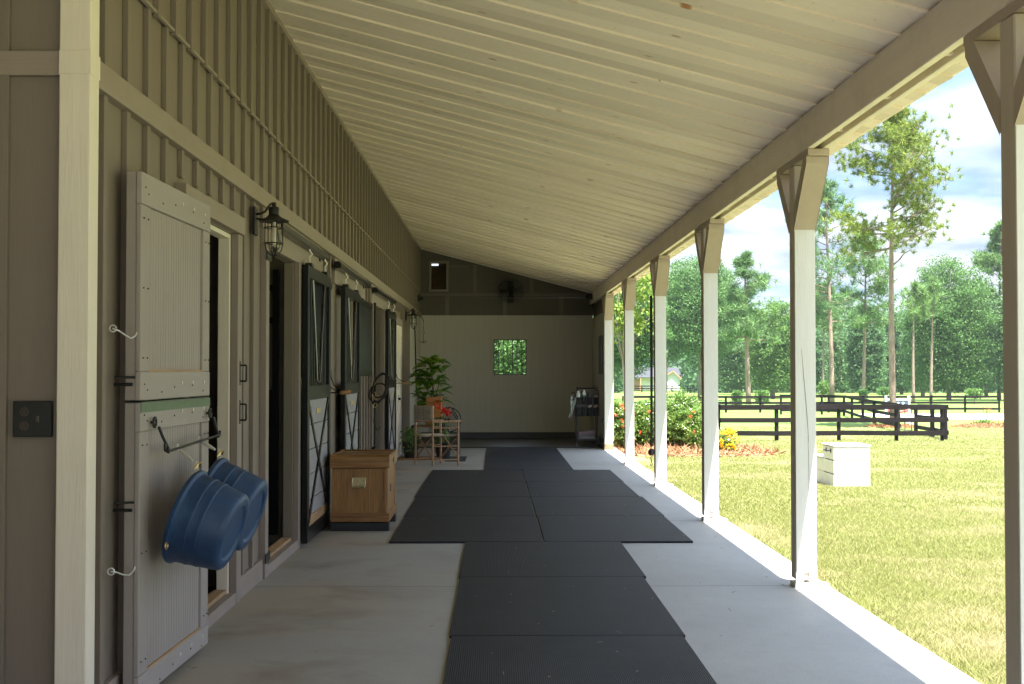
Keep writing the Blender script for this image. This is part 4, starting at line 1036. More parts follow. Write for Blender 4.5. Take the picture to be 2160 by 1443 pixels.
# geranium with spider plant
gp = thing('potted_geranium', 'red geranium with grassy striped leaves spilling from a dark pot', 'potted plant', (-.95, 20.75, 0))
mb = MB(); mb.lathe([(.0, .38), (.10, .38), (.13, .64), (.14, .66), (.12, .66), (.115, .60), (0, .60)], (-.95, 20.72, 0), (0, 0, 1), 20); mb.tube([(-.95, 20.72, 0.0), (-.95, 20.72, .38)], .02, 8); mb.disc((-.95, 20.72, .012), (0, 0, 1), .12, .024)
mb.build('pot', M_tire, gp, smooth=True)
mb = MB()
for i in range(90):
    a = rp.uniform(0, 6.283); 
    d = Vector((math.cos(a), math.sin(a), rp.uniform(.3, 1.4))); big_leaf(mb, (-.95, 20.72, .64), d, rp.uniform(.18, .36), .016, rp.uniform(.6, 1.6), 6)
mb.build('striped_leaves', M_strip, gp, smooth=True)
rng = np.random.default_rng(5)
P = np.array([(-.86, 20.62, .80)]) + rng.normal(0, .026, (44, 3)); P = np.concatenate([P, np.array([(-.98, 20.62, .86)]) + rng.normal(0, .04, (30, 3)), np.array([(-.80, 20.6, .74)]) + rng.normal(0, .025, (24, 3))])
V, F = cards(P, .05, .04, rng); npmesh('flowers', V - np.array([-.95, 20.75, 0]), F, M_red, gp)
# trailing ivy pots
def ivy(cx, cy, z, label, seed, spread=.12):
    g = thing('trailing_plant', label, 'potted plant', (cx, cy, 0))
    mb = MB(); mb.lathe([(0, 0.001), (.10, 0.001), (.14, .26), (.15, .28), (.13, .28), (0, .25)], (cx, cy, 0), (0, 0, 1), 20); mb.build('pot', M_tire, g, smooth=True)
    rng = np.random.default_rng(seed); Ps = []
    mb = MB()
    for i in range(14):
        a = rng.uniform(0, 6.28); r0 = spread * rng.uniform(.5, 1.2)
        pts = [(cx, cy, z * .6), (cx + r0 * .6 * math.cos(a), cy + r0 * .6 * math.sin(a), z * 1.0), (cx + r0 * 1.1 * math.cos(a), cy + r0 * 1.1 * math.sin(a), z * .75), (cx + r0 * 1.25 * math.cos(a), cy + r0 * 1.25 * math.sin(a), .08 + z * .2 * rng.random())]
        mb.tube(pts, .003, 4)
        for t in np.linspace(0, 2.99, 20):
            k = int(t); f = t - k; p = np.array(pts[k]) * (1 - f) + np.array(pts[k + 1]) * f; Ps.append(p + rng.normal(0, .018, 3))
    mb.build('vines', mk('vine', (.1, .14, .03), .7), g)
    V, F = cards(np.array(Ps), .05, .04, rng, -.2); npmesh('leaves', V - np.array([cx, cy, 0]), F, M_shrub2, g)
M_shrub2 = leafmat('ivy_leaf', (.05, .13, .025), (.16, .27, .07), (.4, .42, .22), trans=.2)
ivy(-1.42, 20.55, .50, 'pale trailing ivy left of the bamboo chair beside the siding', 21)
ivy(-.88, 20.45, .46, 'pale trailing ivy behind the bamboo chair front legs', 22, .10)
# plant cart with a spoked wheel and curved handle
pcart = thing('plant_cart', 'black wire cart with spoked wheel and curved handle behind the chair', 'cart', (-.80, 21.3, 0))
mb = MB(); wc = Vector((-.82, 21.3, .62)); wr = .21
mb.tube([wc + Vector((wr * math.cos(a), 0, wr * math.sin(a))) for a in np.linspace(0, 2 * math.pi, 28)[:-1]], .009, 6, closed=True)
for a in np.linspace(0, math.pi, 9)[:-1]: mb.tube([wc + Vector((wr * math.cos(a), 0, wr * math.sin(a))), wc - Vector((wr * math.cos(a), 0, wr * math.sin(a)))], .0025, 4)
mb.disc(wc, (0, 1, 0), .02, .04); mb.build('wheel', M_iron, pcart, smooth=True)
mb = MB(); mb.tube([(-.84, 21.22, .80), (-.80, 21.22, .84), (-.74, 21.22, .80), (-.68, 21.22, .70), (-.66, 21.22, .66), (-.675, 21.22, .63), (-.70, 21.22, .66), (-.77, 21.22, .77)], .012, 8)
mb.build('handle', M_tire, pcart, smooth=True)
mb = MB(); mb.box(-.95, -.66, 21.25, 21.60, .36, .38)
for x in (-.93, -.64):
    for y in (21.26, 21.58): mb.tube([(x, y, 0.0), (x, y, .60 if x > -.7 else .38)], .009, 6)
mb.box(-.80, -.64, 21.22, 21.27, .10, .12); mb.build('cart_frame', M_iron, pcart)

# ------------------------------------------------------------------ tack hung on the wall
def strap(name, pts, r, label, cat, ball=None, hook=None, group=None, mat=None):
    t = thing(name, label, cat, tuple(pts[0]), 0, group)
    mb = MB(); mb.tube(pts, r, 8); mb.build('strap', mat or M_rope, t, smooth=True)
    if ball is not None: mb = MB(); mb.ball(ball, .045, 14); mb.build('rubber_ball', M_tire, t, smooth=True)
    if hook is not None:
        h = Vector(hook); mb = MB()
        mb.tube([h + Vector((.012 * math.cos(a), 0, .014 * math.sin(a))) for a in np.linspace(0, 2 * math.pi, 12)[:-1]], .0035, 6, closed=True)
        mb.tube([h - Vector((0, 0, .014)), h - Vector((0, 0, .06))], .006, 6)
        mb.tube([h + Vector((.016 * math.sin(a), 0, -.078 + .018 * math.cos(a))) for a in np.linspace(0, 5.2, 10)], .004, 6)
        mb.build('snap_hook', M_iron, t, smooth=True)
    return t
G_ = 'black cross tie straps along the porch'
strap('cross_tie', [(1.975, 15.7, 2.42), (1.972, 15.65, 1.9), (1.968, 15.62, 1.2), (1.965, 15.62, .50)], .016, 'black cross tie strap with ball and hook hanging by the fourth post', 'cross tie', (1.965, 15.62, .43), (1.962, 15.62, .36), G_)
strap('cross_tie', [(2.05, 23.0, 2.56), (2.045, 22.97, 1.9), (2.03, 22.95, 1.2), (2.01, 22.95, .55)], .012, 'black cross tie strap hanging beside the grooming cart', 'cross tie', (1.995, 22.95, .53), None, G_)
strap('cross_tie', [(-1.585, 16.1, 2.35), (-1.583, 16.08, 1.7), (-1.58, 16.05, 1.1), (-1.58, 16.05, .50)], .017, 'dark cross tie strap with ball hanging at the far edge of the black shutter', 'cross tie', (-1.58, 16.05, .44), None, G_)
strap('cross_tie', [(-1.60, 24.0, 2.64), (-1.585, 24.0, 2.2), (-1.57, 24.0, 1.75), (-1.555, 24.0, 1.0)], .013, 'black cross tie strap hanging above the tall potted plant', 'cross tie', None, None, G_)
ht = thing('rope_halter', 'black rope halter and leather straps looped on a hook by the shutter', 'halter', (-1.55, 15.95, 1.45))
mb = MB()
def loop(c, rx, rz, ph=0, n=26, dy=.0): return [Vector(c) + Vector((rx * math.cos(a) + rz * .25 * math.sin(a), dy * math.sin(a), rz * math.sin(a))) for a in np.linspace(0, 2 * math.pi, n)[:-1]]
mb.tube(loop((-1.50, 15.8, 1.23), .085, .20), .012, 8, closed=True); mb.tube(loop((-1.47, 15.75, 1.27), .10, .15), .011, 8, closed=True); mb.tube(loop((-1.52, 15.85, 1.18), .11, .12), .011, 8, closed=True)
mb.tube([(-1.55, 15.9, 1.42), (-1.56, 15.85, 1.1), (-1.57, 15.8, .80), (-1.52, 15.8, .70), (-1.48, 15.8, .74)], .007, 6)
mb.build('rope_coil', M_rope, ht, smooth=True)
mb = MB()
for (x, z) in ((-1.57, 1.30), (-1.56, 1.16), (-1.53, 1.12), (-1.545, 1.02)):
    mb = MB(); mb.tube(loop((x, 15.75, z), .022, .028), .004, 6, closed=True); mb.build('brass_ring', M_brass, ht, smooth=True)
mb = MB(); mb.bar((-1.55, 15.8, 1.42), (-1.59, 15.8, 1.22), .02, .005); mb.bar((-1.59, 15.8, 1.22), (-1.52, 15.8, 1.05), .02, .005); mb.bar((-1.50, 15.72, 1.36), (-1.44, 15.72, 1.16), .02, .005)
mb.build('leather_strap', M_leather, ht)
def rackarm(y, z, label):
    t = thing('bridle_bracket', label, 'bracket', (-1.555, y, z), 0, 'brackets with wooden grips on the stall fronts')
    mb = MB(); mb.tube([(-1.58, y, z + .0), (-1.47, y, z)], .006, 6); mb.tube([(-1.57, y, z + .16), (-1.54, y, z + .07), (-1.47, y, z + .03), (-1.385, y, z + .02)], .006, 6); mb.tube([(-1.57, y - .03, z + .06), (-1.51, y - .03, z + .01)], .005, 6)
    mb.build('bracket_arm', M_iron, t, smooth=True)
    mb = MB(); mb.lathe([(0, 0), (.017, 0), (.021, .012), (.019, .03), (.021, .06), (.018, .09), (.014, .1), (0, .1)], (-1.475, y, z), (1, 0, .08), 14); mb.build('wooden_grip', mk('turned_wood', (.42, .22, .1), .45, .2), t, smooth=True)
rackarm(11.70, 1.25, 'black bracket with turned wooden grip just past the nearest sliding door')
rackarm(19.28, 1.27, 'far black bracket with turned wooden grip by the cream tack room door')
# treble hook on a chain
hc = thing('chain_hook', 'rusty four pronged tack hook hanging on a chain in the wash bay', 'hook', (-1.53, 25.4, 2.6))
mb = MB(); cx, cy = -1.49, 25.2
for i in range(6): mb.tube([(cx + (.008 if i % 2 else 0) * math.cos(a), cy + (0 if i % 2 else .008) * math.cos(a), 2.44 - i * .027 + .017 * math.sin(a)) for a in np.linspace(0, 2 * math.pi, 9)[:-1]], .003, 5, closed=True)
mb.tube([(cx + .025 * math.cos(a), cy, 2.25 + .025 * math.sin(a)) for a in np.linspace(0, 2 * math.pi, 14)[:-1]], .004, 6, closed=True)
mb.tube([(cx, cy, 2.225), (cx, cy, 2.04)], .005, 6)
for k in range(4):
    a = k * 1.571 + .4; mb.tube([(cx + r * math.cos(a), cy + r * math.sin(a), z) for r, z in ((0, 2.06), (.03, 2.035), (.06, 2.045), (.08, 2.09))], .004, 6)
mb.tube([(XS + .045, cy, 2.66), (XS + .10, cy, 2.62), (cx, cy, 2.50), (cx, cy, 2.46)], .008, 6)
mb.build('hook_body', mk('rusty_iron', (.13, .07, .04), .7, .4, 30, metallic=.5), hc, smooth=True)
# tie wire across the bay
tw = thing('tie_rail', 'thin steel rail strung across the porch in front of the gable', 'rail', (0, 25.8, 2.98))
mb = MB(); mb.tube([(-1.63, 25.8, 2.98), (2.02, 25.8, 3.0)], .006, 6); mb.build('wire', M_zincd, tw)
mb = MB(); mb.box(-1.64, -1.60, 25.7, 25.9, 2.92, 3.05); mb.disc((-1.57, 25.8, 2.98), (0, 1, 0), .04, .03); mb.box(1.93, 2.008, 25.7, 25.9, 2.97, 3.08); mb.disc((1.92, 25.8, 3.02), (0, 1, 0), .05, .03); mb.build('end_bracket', M_iron, tw)
# fan
fn = thing('wall_fan', 'dark round cage fan hung high in front of the gable', 'fan', (.30, 26.2, 3.1))
c = Vector((.305, 25.95, 3.13)); ax = Vector((0, -.82, -.57)).normalized(); u = Vector((1, 0, 0)); v = ax.cross(u).normalized()
mb = MB()
for rr, off in ((.27, 0), (.27, .10), (.22, -.03), (.16, -.045), (.10, -.055), (.22, .13), (.15, .14)):
    mb.tube([c - ax * off + (u * math.cos(a) + v * math.sin(a)) * rr for a in np.linspace(0, 2 * math.pi, 32)[:-1]], .004, 5, closed=True)
for k in range(24):
    a = k * math.pi / 12; d = u * math.cos(a) + v * math.sin(a)
    mb.tube([c + ax * .055 + d * .04, c + ax * .03 + d * .22, c + d * .27, c - ax * .10 + d * .27, c - ax * .14 + d * .12], .0022, 4)
mb.build('cage', M_iron, fn, smooth=True)
mb = MB()
for k in range(4):
    a = k * 1.571; d = u * math.cos(a) + v * math.sin(a); e = ax.cross(d)
    mb.add([c - ax * .03 + d * .04 - e * .03, c - ax * .06 + d * .04 + e * .03, c - ax * .08 + d * .23 + e * .09, c - ax * .03 + d * .24 - e * .05], [(0, 1, 2, 3)])
bl = mb.build('blade', M_iron, fn); sm_ = bl.modifiers.new('thick', 'SOLIDIFY'); sm_.thickness = .003
mb = MB(); mb.lathe([(0, -.05), (.05, -.05), (.075, .04), (.075, .17), (.04, .2), (0, .2)], c, -ax, 18); mb.tube([c - ax * .15, (.305, 26.3, 3.1), (.305, 26.48, 3.05)], .018, 8); mb.box(.24, .37, 26.46, 26.499, 2.93, 3.0789); mb.build('motor', M_iron, fn, smooth=True)

# ------------------------------------------------------------------ grooming cart
gc = thing('grooming_cart', 'black rolling grooming cart with pocket organiser at the wash bay wall', 'cart', (1.75, 23.75, 0))
gx0, gx1, gy0, gy1 = 1.54, 1.94, 23.65, 24.0
mb = MB()
for x in (gx0, gx1):
    for y in (gy0, gy1): mb.box(x - .012, x + .012, y - .012, y + .012, .07, 1.08)
for z in (.135, .60, 1.06): mb.box(gx0 + .013, gx1 - .013, gy0 - .011, gy0 + .011, z, z + .02); mb.box(gx0 + .013, gx1 - .013, gy1 - .011, gy1 + .011, z, z + .02); mb.box(gx0 - .011, gx0 + .011, gy0 + .013, gy1 - .013, z, z + .02); mb.box(gx1 - .011, gx1 + .011, gy0 + .013, gy1 - .013, z, z + .02)
mb.tube([(gx0 + .03, gy0, 1.08), (gx0 + .05, gy0 + .05, 1.13), (gx1 - .05, gy0 + .05, 1.13), (gx1 - .03, gy0, 1.08)], .012, 8)
mb.build('frame', M_black, gc, bevel=.002)
mb = MB()
for i in range(14): mb.tube([(gx0 + i * .4 / 13, gy0 - .014, .15), (gx0 + i * .4 / 13, gy0 - .014, .27)], .002, 4)
for z in (.16, .21, .27): mb.tube([(gx0, gy0 - .014, z), (gx1, gy0 - .014, z)], .003, 4); mb.tube([(gx1 + .014, gy0, z), (gx1 + .014, gy1, z)], .003, 4)
mb.box(gx0, gx1, gy0, gy1, .125, .134); mb.build('basket', M_iron, gc)
for x in (gx0, gx1):
    for y in (gy0, gy1):
        mb = MB(); mb.disc((x, y, .033), (1, .25, 0), .032, .022, 18); mb.tube([(x, y, .03), (x, y, .08)], .01, 6); mb.build('caster', M_zincd, gc, smooth=True)
def og():
    M_org = mk('organiser_cloth', (.13, .115, .13), .9, .2, 20, bs=.6); M_pk = mk('black_pocket_cloth', (.02, .02, .024), .85, .3, 20, bs=.5)
    o = thing('pocket_organiser', 'purple grey fabric organiser with black pockets hung on the grooming cart', 'organiser', (1.74, 23.6, .6))
    mb = MB()
    sheet(mb, lambda s, t: (1.50 + s * .47, 23.60 - .02 * math.sin(s * 9) * (1 - t), .60 + t * .50 - .02 * math.sin(s * math.pi) * (1 if t > .9 else 0)), 16, 6)
    c_ = mb.build('backing_cloth', M_org, o, smooth=True); m_ = c_.modifiers.new('thick', 'SOLIDIFY'); m_.thickness = .012
    for r_, z in enumerate((.60, .83)):
        for k in range(4):
            x = 1.565 + k * .112; mb = MB()
            mb.lathe([(0, z), (.048, z), (.052, z + .02), (.052, z + (.17 if r_ == 0 else .13)), (.047, z + (.17 if r_ == 0 else .13)), (.045, z + .03), (0, z + .03)], (x, 23.56, 0), (0, 0, 1), 16, 0.75); mb.build('pocket', M_pk, o, smooth=True)
    mb = MB()
    for x in (1.55, 1.93): mb.box(x - .012, x + .012, 23.592, 23.62, 1.08, 1.16)
    mb.each('hanging_loop', M_pk, o)
    cols = [((.75, .78, .78), .20, 'clear spray bottle with white cap in the upper left pocket'), ((.75, .8, .76), .21, 'white bottle with green label in the upper row of pockets'), ((.07, .07, .08), .19, 'dark jar standing in the third upper pocket'), ((.35, .36, .40), .15, 'grey brush bottle in the upper right pocket')]
    for k, (cl, h, lb) in enumerate(cols):
        x = 1.565 + k * .112; b = thing('grooming_bottle', lb, 'bottle', (x, 23.56, .86), 0, 'bottles in the grooming organiser')
        mb = MB(); mb.lathe([(0, .862), (.034, .862), (.036, .88), (.036, .83 + h), (.02, .85 + h), (0, .85 + h)], (x, 23.56, 0), (0, 0, 1), 16); mb.build('bottle_body', mk('bottle_%d' % k, cl, .3, .1), b, smooth=True)
        mb = MB(); mb.lathe([(0, .851 + h), (.026, .851 + h), (.026, .885 + h), (0, .885 + h)], (x, 23.56, 0), (0, 0, 1), 14); mb.build('cap', mk('cap_%d' % k, (.8, .8, .78) if k < 2 else (.12, .1, .1), .35), b, smooth=True)
        if k == 1: mb = MB(); mb.lathe([(.0365, .94), (.0368, .941), (.0368, 1.0), (.0365, 1.001)], (x, 23.56, 0), (0, 0, 1), 16); mb.build('green_label', mk('green_label', (.06, .2, .12), .5), b, smooth=True)
    for k, lb in ((2, 'oval brush with pale bristles in the lower third pocket'), (3, 'oval brush with tan bristles in the lower right pocket')):
        x = 1.565 + k * .112; mb = MB(); mb.lathe([(0, -.01), (.045, -.01), (.05, 0), (.045, .012), (0, .014)], (x, 23.55, .785), (0, -.6, .8), 18, .55)
        tag(mb.build('grooming_brush', mk('bristle_%d' % k, (.55, .5, .5) if k == 2 else (.5, .38, .25), .8), None, smooth=True), lb, 'brush', 'brushes in the grooming organiser')
og()
tw1 = MB(); sheet(tw1, lambda s, t: (1.42 + .09 * s + .03 * math.sin(t * 3 + s * 5) - .04 * (1 - t), 23.56 + .03 * math.sin(s * 12), .56 + .42 * t + .03 * math.sin(s * 7)), 14, 10)
t1 = tw1.build('hanging_cloth', mk('pale_teal_cloth', (.42, .48, .45), .9, .15, 20, bs=.5), None, smooth=True); tag(t1, 'pale green cloth draped off the left side of the grooming cart', 'cloth'); m_ = t1.modifiers.new('thick', 'SOLIDIFY'); m_.thickness = .006
mb = MB(); mb.tube(loop((1.46, 23.58, .98), .045, .075, dy=.01), .012, 8, closed=True); tag(mb.build('hose_loop', M_tire, None, smooth=True), 'short black hose loop at the cart left shoulder', 'hose')
def folded(z, h, col, lb, wv):
    mb = MB(); n = 12
    sheet(mb, lambda s, t: (1.57 + s * .34, 23.66 + .3 * (t if t < .5 else 1 - t) * 2, z + (h if t > .5 else 0) + wv * math.sin(s * 3.14)), n, 8)
    for s_ in (0,): pass
    mb2 = MB()
    for i in range(3):
        a = .004
        mb2.hexa([(1.57 + .01 * i, 23.67, z + i * h / 3), (1.90, 23.67, z + i * h / 3 + wv * .4), (1.90, 23.95, z + i * h / 3 + wv * .4), (1.57, 23.95, z + i * h / 3), (1.57 + .01 * i, 23.67, z + (i + 1) * h / 3 - a), (1.90, 23.67, z + (i + 1) * h / 3 - a + wv), (1.90, 23.95, z + (i + 1) * h / 3 - a + wv), (1.57, 23.95, z + (i + 1) * h / 3 - a)])
    tag(mb2.build('folded_towel', mk(lb[:10], col, .95, .15, 20, bs=.6), None, bevel=.012), lb, 'towel', 'folded towels on the cart shelf')
folded(.136, .09, (.58, .56, .6), 'white folded towels at the bottom of the cart shelf', 0)
folded(.228, .06, (.40, .31, .38), 'lavender folded towel on top of the white ones', .03)

# ------------------------------------------------------------------ mounting block
bk = thing('mounting_block', 'white painted wooden two step mounting block on the lawn', 'mounting block', (4.97, 17.6, -.15))
M_mb = paint('white_block_paint', (.80, .77, .72), 'x', grain=.2)
bx0, bx1, by0, by1, bz = 4.72, 5.23, 17.22, 17.80, gz(17.5) - .02
mb = MB(); g = .007; hh = (.40 - bz) / 3
for i in range(3):
    mb.box(bx0, bx1, by0, by1, bz + i * hh + g, bz + (i + 1) * hh - g)
mb.build('upper_box', M_mb, bk, bevel=.004)
mb = MB(); mb.box(bx0 + .03, bx1 - .03, by0 + .03, by1 - .03, bz, .40); mb.build('inner_frame', M_dark, bk)
mb = MB(); mb.box(bx0 - .012, bx1 + .012, by0 - .012, by1 + .012, .401, .422); mb.build('top_board', M_mb, bk, bevel=.004)
mb = MB()
for i in range(2): mb.box(bx0, bx1, by1 + .001, by1 + .55, bz + i * hh + g, bz + (i + 1) * hh - g)
mb.box(bx0 + .012, bx1 - .012, by1, by1 + .53, bz, bz + 2 * hh); mb.build('lower_box', M_mb, bk, bevel=.004)
mb = MB(); mb.box(bx0 - .012, bx1 + .012, by1 + .015, by1 + .562, bz + 2 * hh + .001, bz + 2 * hh + .022); mb.build('step_board', M_mb, bk, bevel=.004)
mb = MB(); hy = (17.36, 17.60); hz = .335
mb.box(bx0 - .006, bx0 - .0005, hy[0] - .025, hy[0] + .02, hz - .03, hz + .03); mb.box(bx0 - .006, bx0 - .0005, hy[1] - .02, hy[1] + .025, hz - .03, hz + .03)
mb.tube([(bx0 - .004, hy[0], hz), (bx0 - .05, hy[0] + .02, hz), (bx0 - .05, hy[1] - .02, hz), (bx0 - .004, hy[1], hz)], .008, 8)
mb.build('handle', M_iron, bk, smooth=True)

# ------------------------------------------------------------------ fences
def fence(pts, label, hgt=1.28, boards=3, bw=.14, pr=.075, lowmiss=0, first=True, rail_side=-1, group=None, th=.035, postlabel=True):
    """pts: list of (x, y) post positions"""
    t = thing('board_fence', label, 'fence', (pts[0][0], pts[0][1], gz(pts[0][1])), 0, group)
    for i, (x, y) in enumerate(pts):
        z = gz(y); mb = MB(); q = pr * random.uniform(.92, 1.08)
        mb.tube([(x, y, z - .1), (x + random.uniform(-.01, .01), y, z + hgt)], q, 10); mb.build('fence_post', M_fence, t, smooth=True)
    for r_ in range(boards):
        f = [0.90, .53, .16][r_] if boards == 3 else [.92, .62, .32, .1][r_]
        for i in range(len(pts) - 1):
            if lowmiss and r_ == boards - 1 and i < lowmiss: continue
            a = Vector((pts[i][0], pts[i][1], gz(pts[i][1]) + hgt * f + bw / 2 + random.uniform(-.015, .015))); b = Vector((pts[i + 1][0], pts[i + 1][1], gz(pts[i + 1][1]) + hgt * f + bw / 2 + random.uniform(-.015, .015)))
            d = (b - a).normalized(); nrm = Vector((d.y, -d.x, 0)).normalized() * (pr + th * .4)
            mb = MB(); mb.bar(a + nrm * (-rail_side) - d * .06, b + nrm * (-rail_side) + d * .06, bw, th, up=nrm)
            mb.build('fence_board', M_fence, t, bevel=.004)
    return t
# near paddock fence
YA = 44.3
fence([(PX(1392, YA), YA), (PX(1516, YA), YA), (PX(1639, YA), YA), (PX(1774, YA), YA + .2), (PX(1893, YA - .3), YA - .3), (PX(1984, YA), YA - .3)], 'nearest black three board paddock fence across the lawn', 1.27, bw=.17, lowmiss=1)
fence([(PX(1997, 45.5), 45.5), (PX(1962, 50), 49.6), (PX(1928, 54), 53.6)], 'short black fence wing running back from the right end of the nearest fence', 1.27, bw=.16, pr=.085)
fence([(PX(1897, 56), 56), (PX(1846, 62), 62), (PX(1822, 67), 67), (PX(1799, 72), 72), (PX(1782, 77), 77), (PX(1735, 79), 79), (PX(1650, 79), 79.2)], 'black fence lane slanting back behind the nearest fence beside the pine', 1.25, bw=.16)
YD = 83.0
fence([(PX(1387 + 72.5 * i, YD), YD) for i in range(-1, 11)], 'long black board fence behind the gravel drive', 1.10, bw=.15)
YF = 190.0
fence([(PX(1290 + 32 * i, YF), YF) for i in range(0, 27)], 'thin distant black fence in front of the woods', 1.0, bw=.16, pr=.09)
# metal gate between fence wing and lane
g = thing('metal_gate', 'thin black metal gate standing between two fence posts near the pine', 'gate', (PX(1911, 55), 54.8, gz(54.8)))
mb = MB(); a = Vector((PX(1897, 55.8), 55.8, gz(55.8))); b = Vector((PX(1926, 54), 54, gz(54)))
for z in (.12, .62, 1.1): mb.tube([a + Vector((0, 0, z)), b + Vector((0, 0, z))], .018, 6)
for f in (.03, .5, .97): q = a.lerp(b, f); mb.tube([q + Vector((0, 0, .05)), q + Vector((0, 0, 1.1))], .018, 6)
mb.build('gate_frame', M_iron, g)

# ------------------------------------------------------------------ show jump by the pine
J = thing('show_jump', 'white jump stand with blue and red painted panels behind the tall pine', 'jump', (PX(1896, 64), 64, gz(64)))
Yj = 64.0; zj = gz(Yj); xa, xb = PX(1871, Yj), PX(1920, Yj)
M_wj = mk('white_jump_paint', (.8, .8, .8), .5, .05)
mb = MB()
for x in (xa, xb):
    mb.box(x - .05, x + .05, Yj - .05, Yj + .05, zj, PZ(834, Yj)); mb.box(x - .06, x + .06, Yj - .35, Yj + .35, zj, zj + .1)
mb.build('jump_stand', M_wj, J)
mb = MB(); mb.box(xa + .05, xb - .05, Yj - .04, Yj + .04, PZ(845, Yj), PZ(841, Yj)); mb.build('top_pole', M_wj, J)
mb = MB(); mb.box(xa + .05, xb - .05, Yj - .02, Yj + .02, PZ(855.5, Yj), PZ(846, Yj)); pb = mb.build('blue_panel', mk('blue_panel_paint', (.05, .09, .15), .5), J)
mb = MB()
for xx in (1897, 1907.5):
    X = PX(xx, Yj); zc = PZ(851, Yj); n = 5; vs_ = []
    for k in range(10):
        a = math.pi / 2 + k * math.pi / 5; r_ = .085 if k % 2 == 0 else .04; vs_.append((X + r_ * math.cos(a), Yj - .023, zc + r_ * math.sin(a) * 1.25))
    mb.add(vs_, [tuple(range(10))])
mb.build('white_star', M_wj, pb)
mb = MB(); mb.box(xa + .05, xb - .05, Yj - .035, Yj + .035, PZ(861, Yj), PZ(856.5, Yj)); 
pts = [(xa + .05, Yj, PZ(866, Yj)), (xa + .4, Yj, PZ(869, Yj)), ((xa + xb) / 2, Yj, PZ(870, Yj)), (xb - .4, Yj, PZ(869, Yj)), (xb - .05, Yj, PZ(866, Yj))]
mb.tube(pts, .06, 8); mb.build('red_pole', mk('red_pole_paint', (.6, .05, .05), .5), J)

# ------------------------------------------------------------------ distant house
Hh = thing('distant_house', 'white gabled cottage with dark roof far off between the porch posts', 'house', (PX(1390, 215), 215, gz(215)))
Yh = 215.0; zh = gz(Yh); hx0, hx1 = PX(1398, Yh), PX(1434, Yh); zt = PZ(797, Yh); zp = PZ(784.5, Yh); xm_ = (hx0 + hx1) / 2 + .3
mb = MB(); mb.box(hx0, hx1, Yh, Yh + 8, zh, zt)
mb.add([(hx0, Yh, zt), (hx1, Yh, zt), (xm_, Yh, zp), (hx0, Yh + 8, zt), (hx1, Yh + 8, zt), (xm_, Yh + 8, zp)], [(0, 1, 2), (5, 4, 3)])
mb.box(PX(1325, Yh), hx0 - .01, Yh + 2, Yh + 7, zh, PZ(795, Yh)); mb.build('wall', mk('cottage_white', (.7, .7, .68), .8, .05), Hh)
mb = MB()
for (x0, z0, x1, z1) in ((hx0 - .3, zt - .2, xm_, zp + .12), (xm_, zp + .12, hx1 + .3, zt - .2)):
    mb.hexa([(x0, Yh - .3, z0), (x1, Yh - .3, z1), (x1, Yh + 8.3, z1), (x0, Yh + 8.3, z0), (x0, Yh - .3, z0 + .18), (x1, Yh - .3, z1 + .18), (x1, Yh + 8.3, z1 + .18), (x0, Yh + 8.3, z0 + .18)])
mb.hexa([(PX(1320, Yh), Yh + 1, PZ(797, Yh)), (PX(1440, Yh), Yh + 1, PZ(797, Yh)), (PX(1440, Yh), Yh + 4.5, PZ(776, Yh)), (PX(1320, Yh), Yh + 4.5, PZ(776, Yh)), (PX(1320, Yh), Yh + 1, PZ(796, Yh)), (PX(1440, Yh), Yh + 1, PZ(796, Yh)), (PX(1440, Yh), Yh + 4.5, PZ(775, Yh)), (PX(1320, Yh), Yh + 4.5, PZ(775, Yh))])
mb.build('roof', mk('slate_shingle', (.03, .032, .04), .9), Hh)
mb = MB()
for (x0, z0, x1, z1) in ((hx0 - .3, zt - .2, xm_, zp + .12), (xm_, zp + .12, hx1 + .3, zt - .2)): mb.bar((x0, Yh - .33, z0 + .02), (x1, Yh - .33, z1 + .02), .05, .22, up=(0, 0, 1))
mb.box(PX(1352, Yh), PX(1354, Yh), Yh + 1, Yh + 1.2, zh, PZ(796, Yh)); mb.box(PX(1340, Yh), PX(1352, Yh), Yh + 1.9, Yh + 1.99, zh, PZ(800, Yh)); mb.build('gable_trim', mk('tan_trim', (.45, .25, .13), .7), Hh)

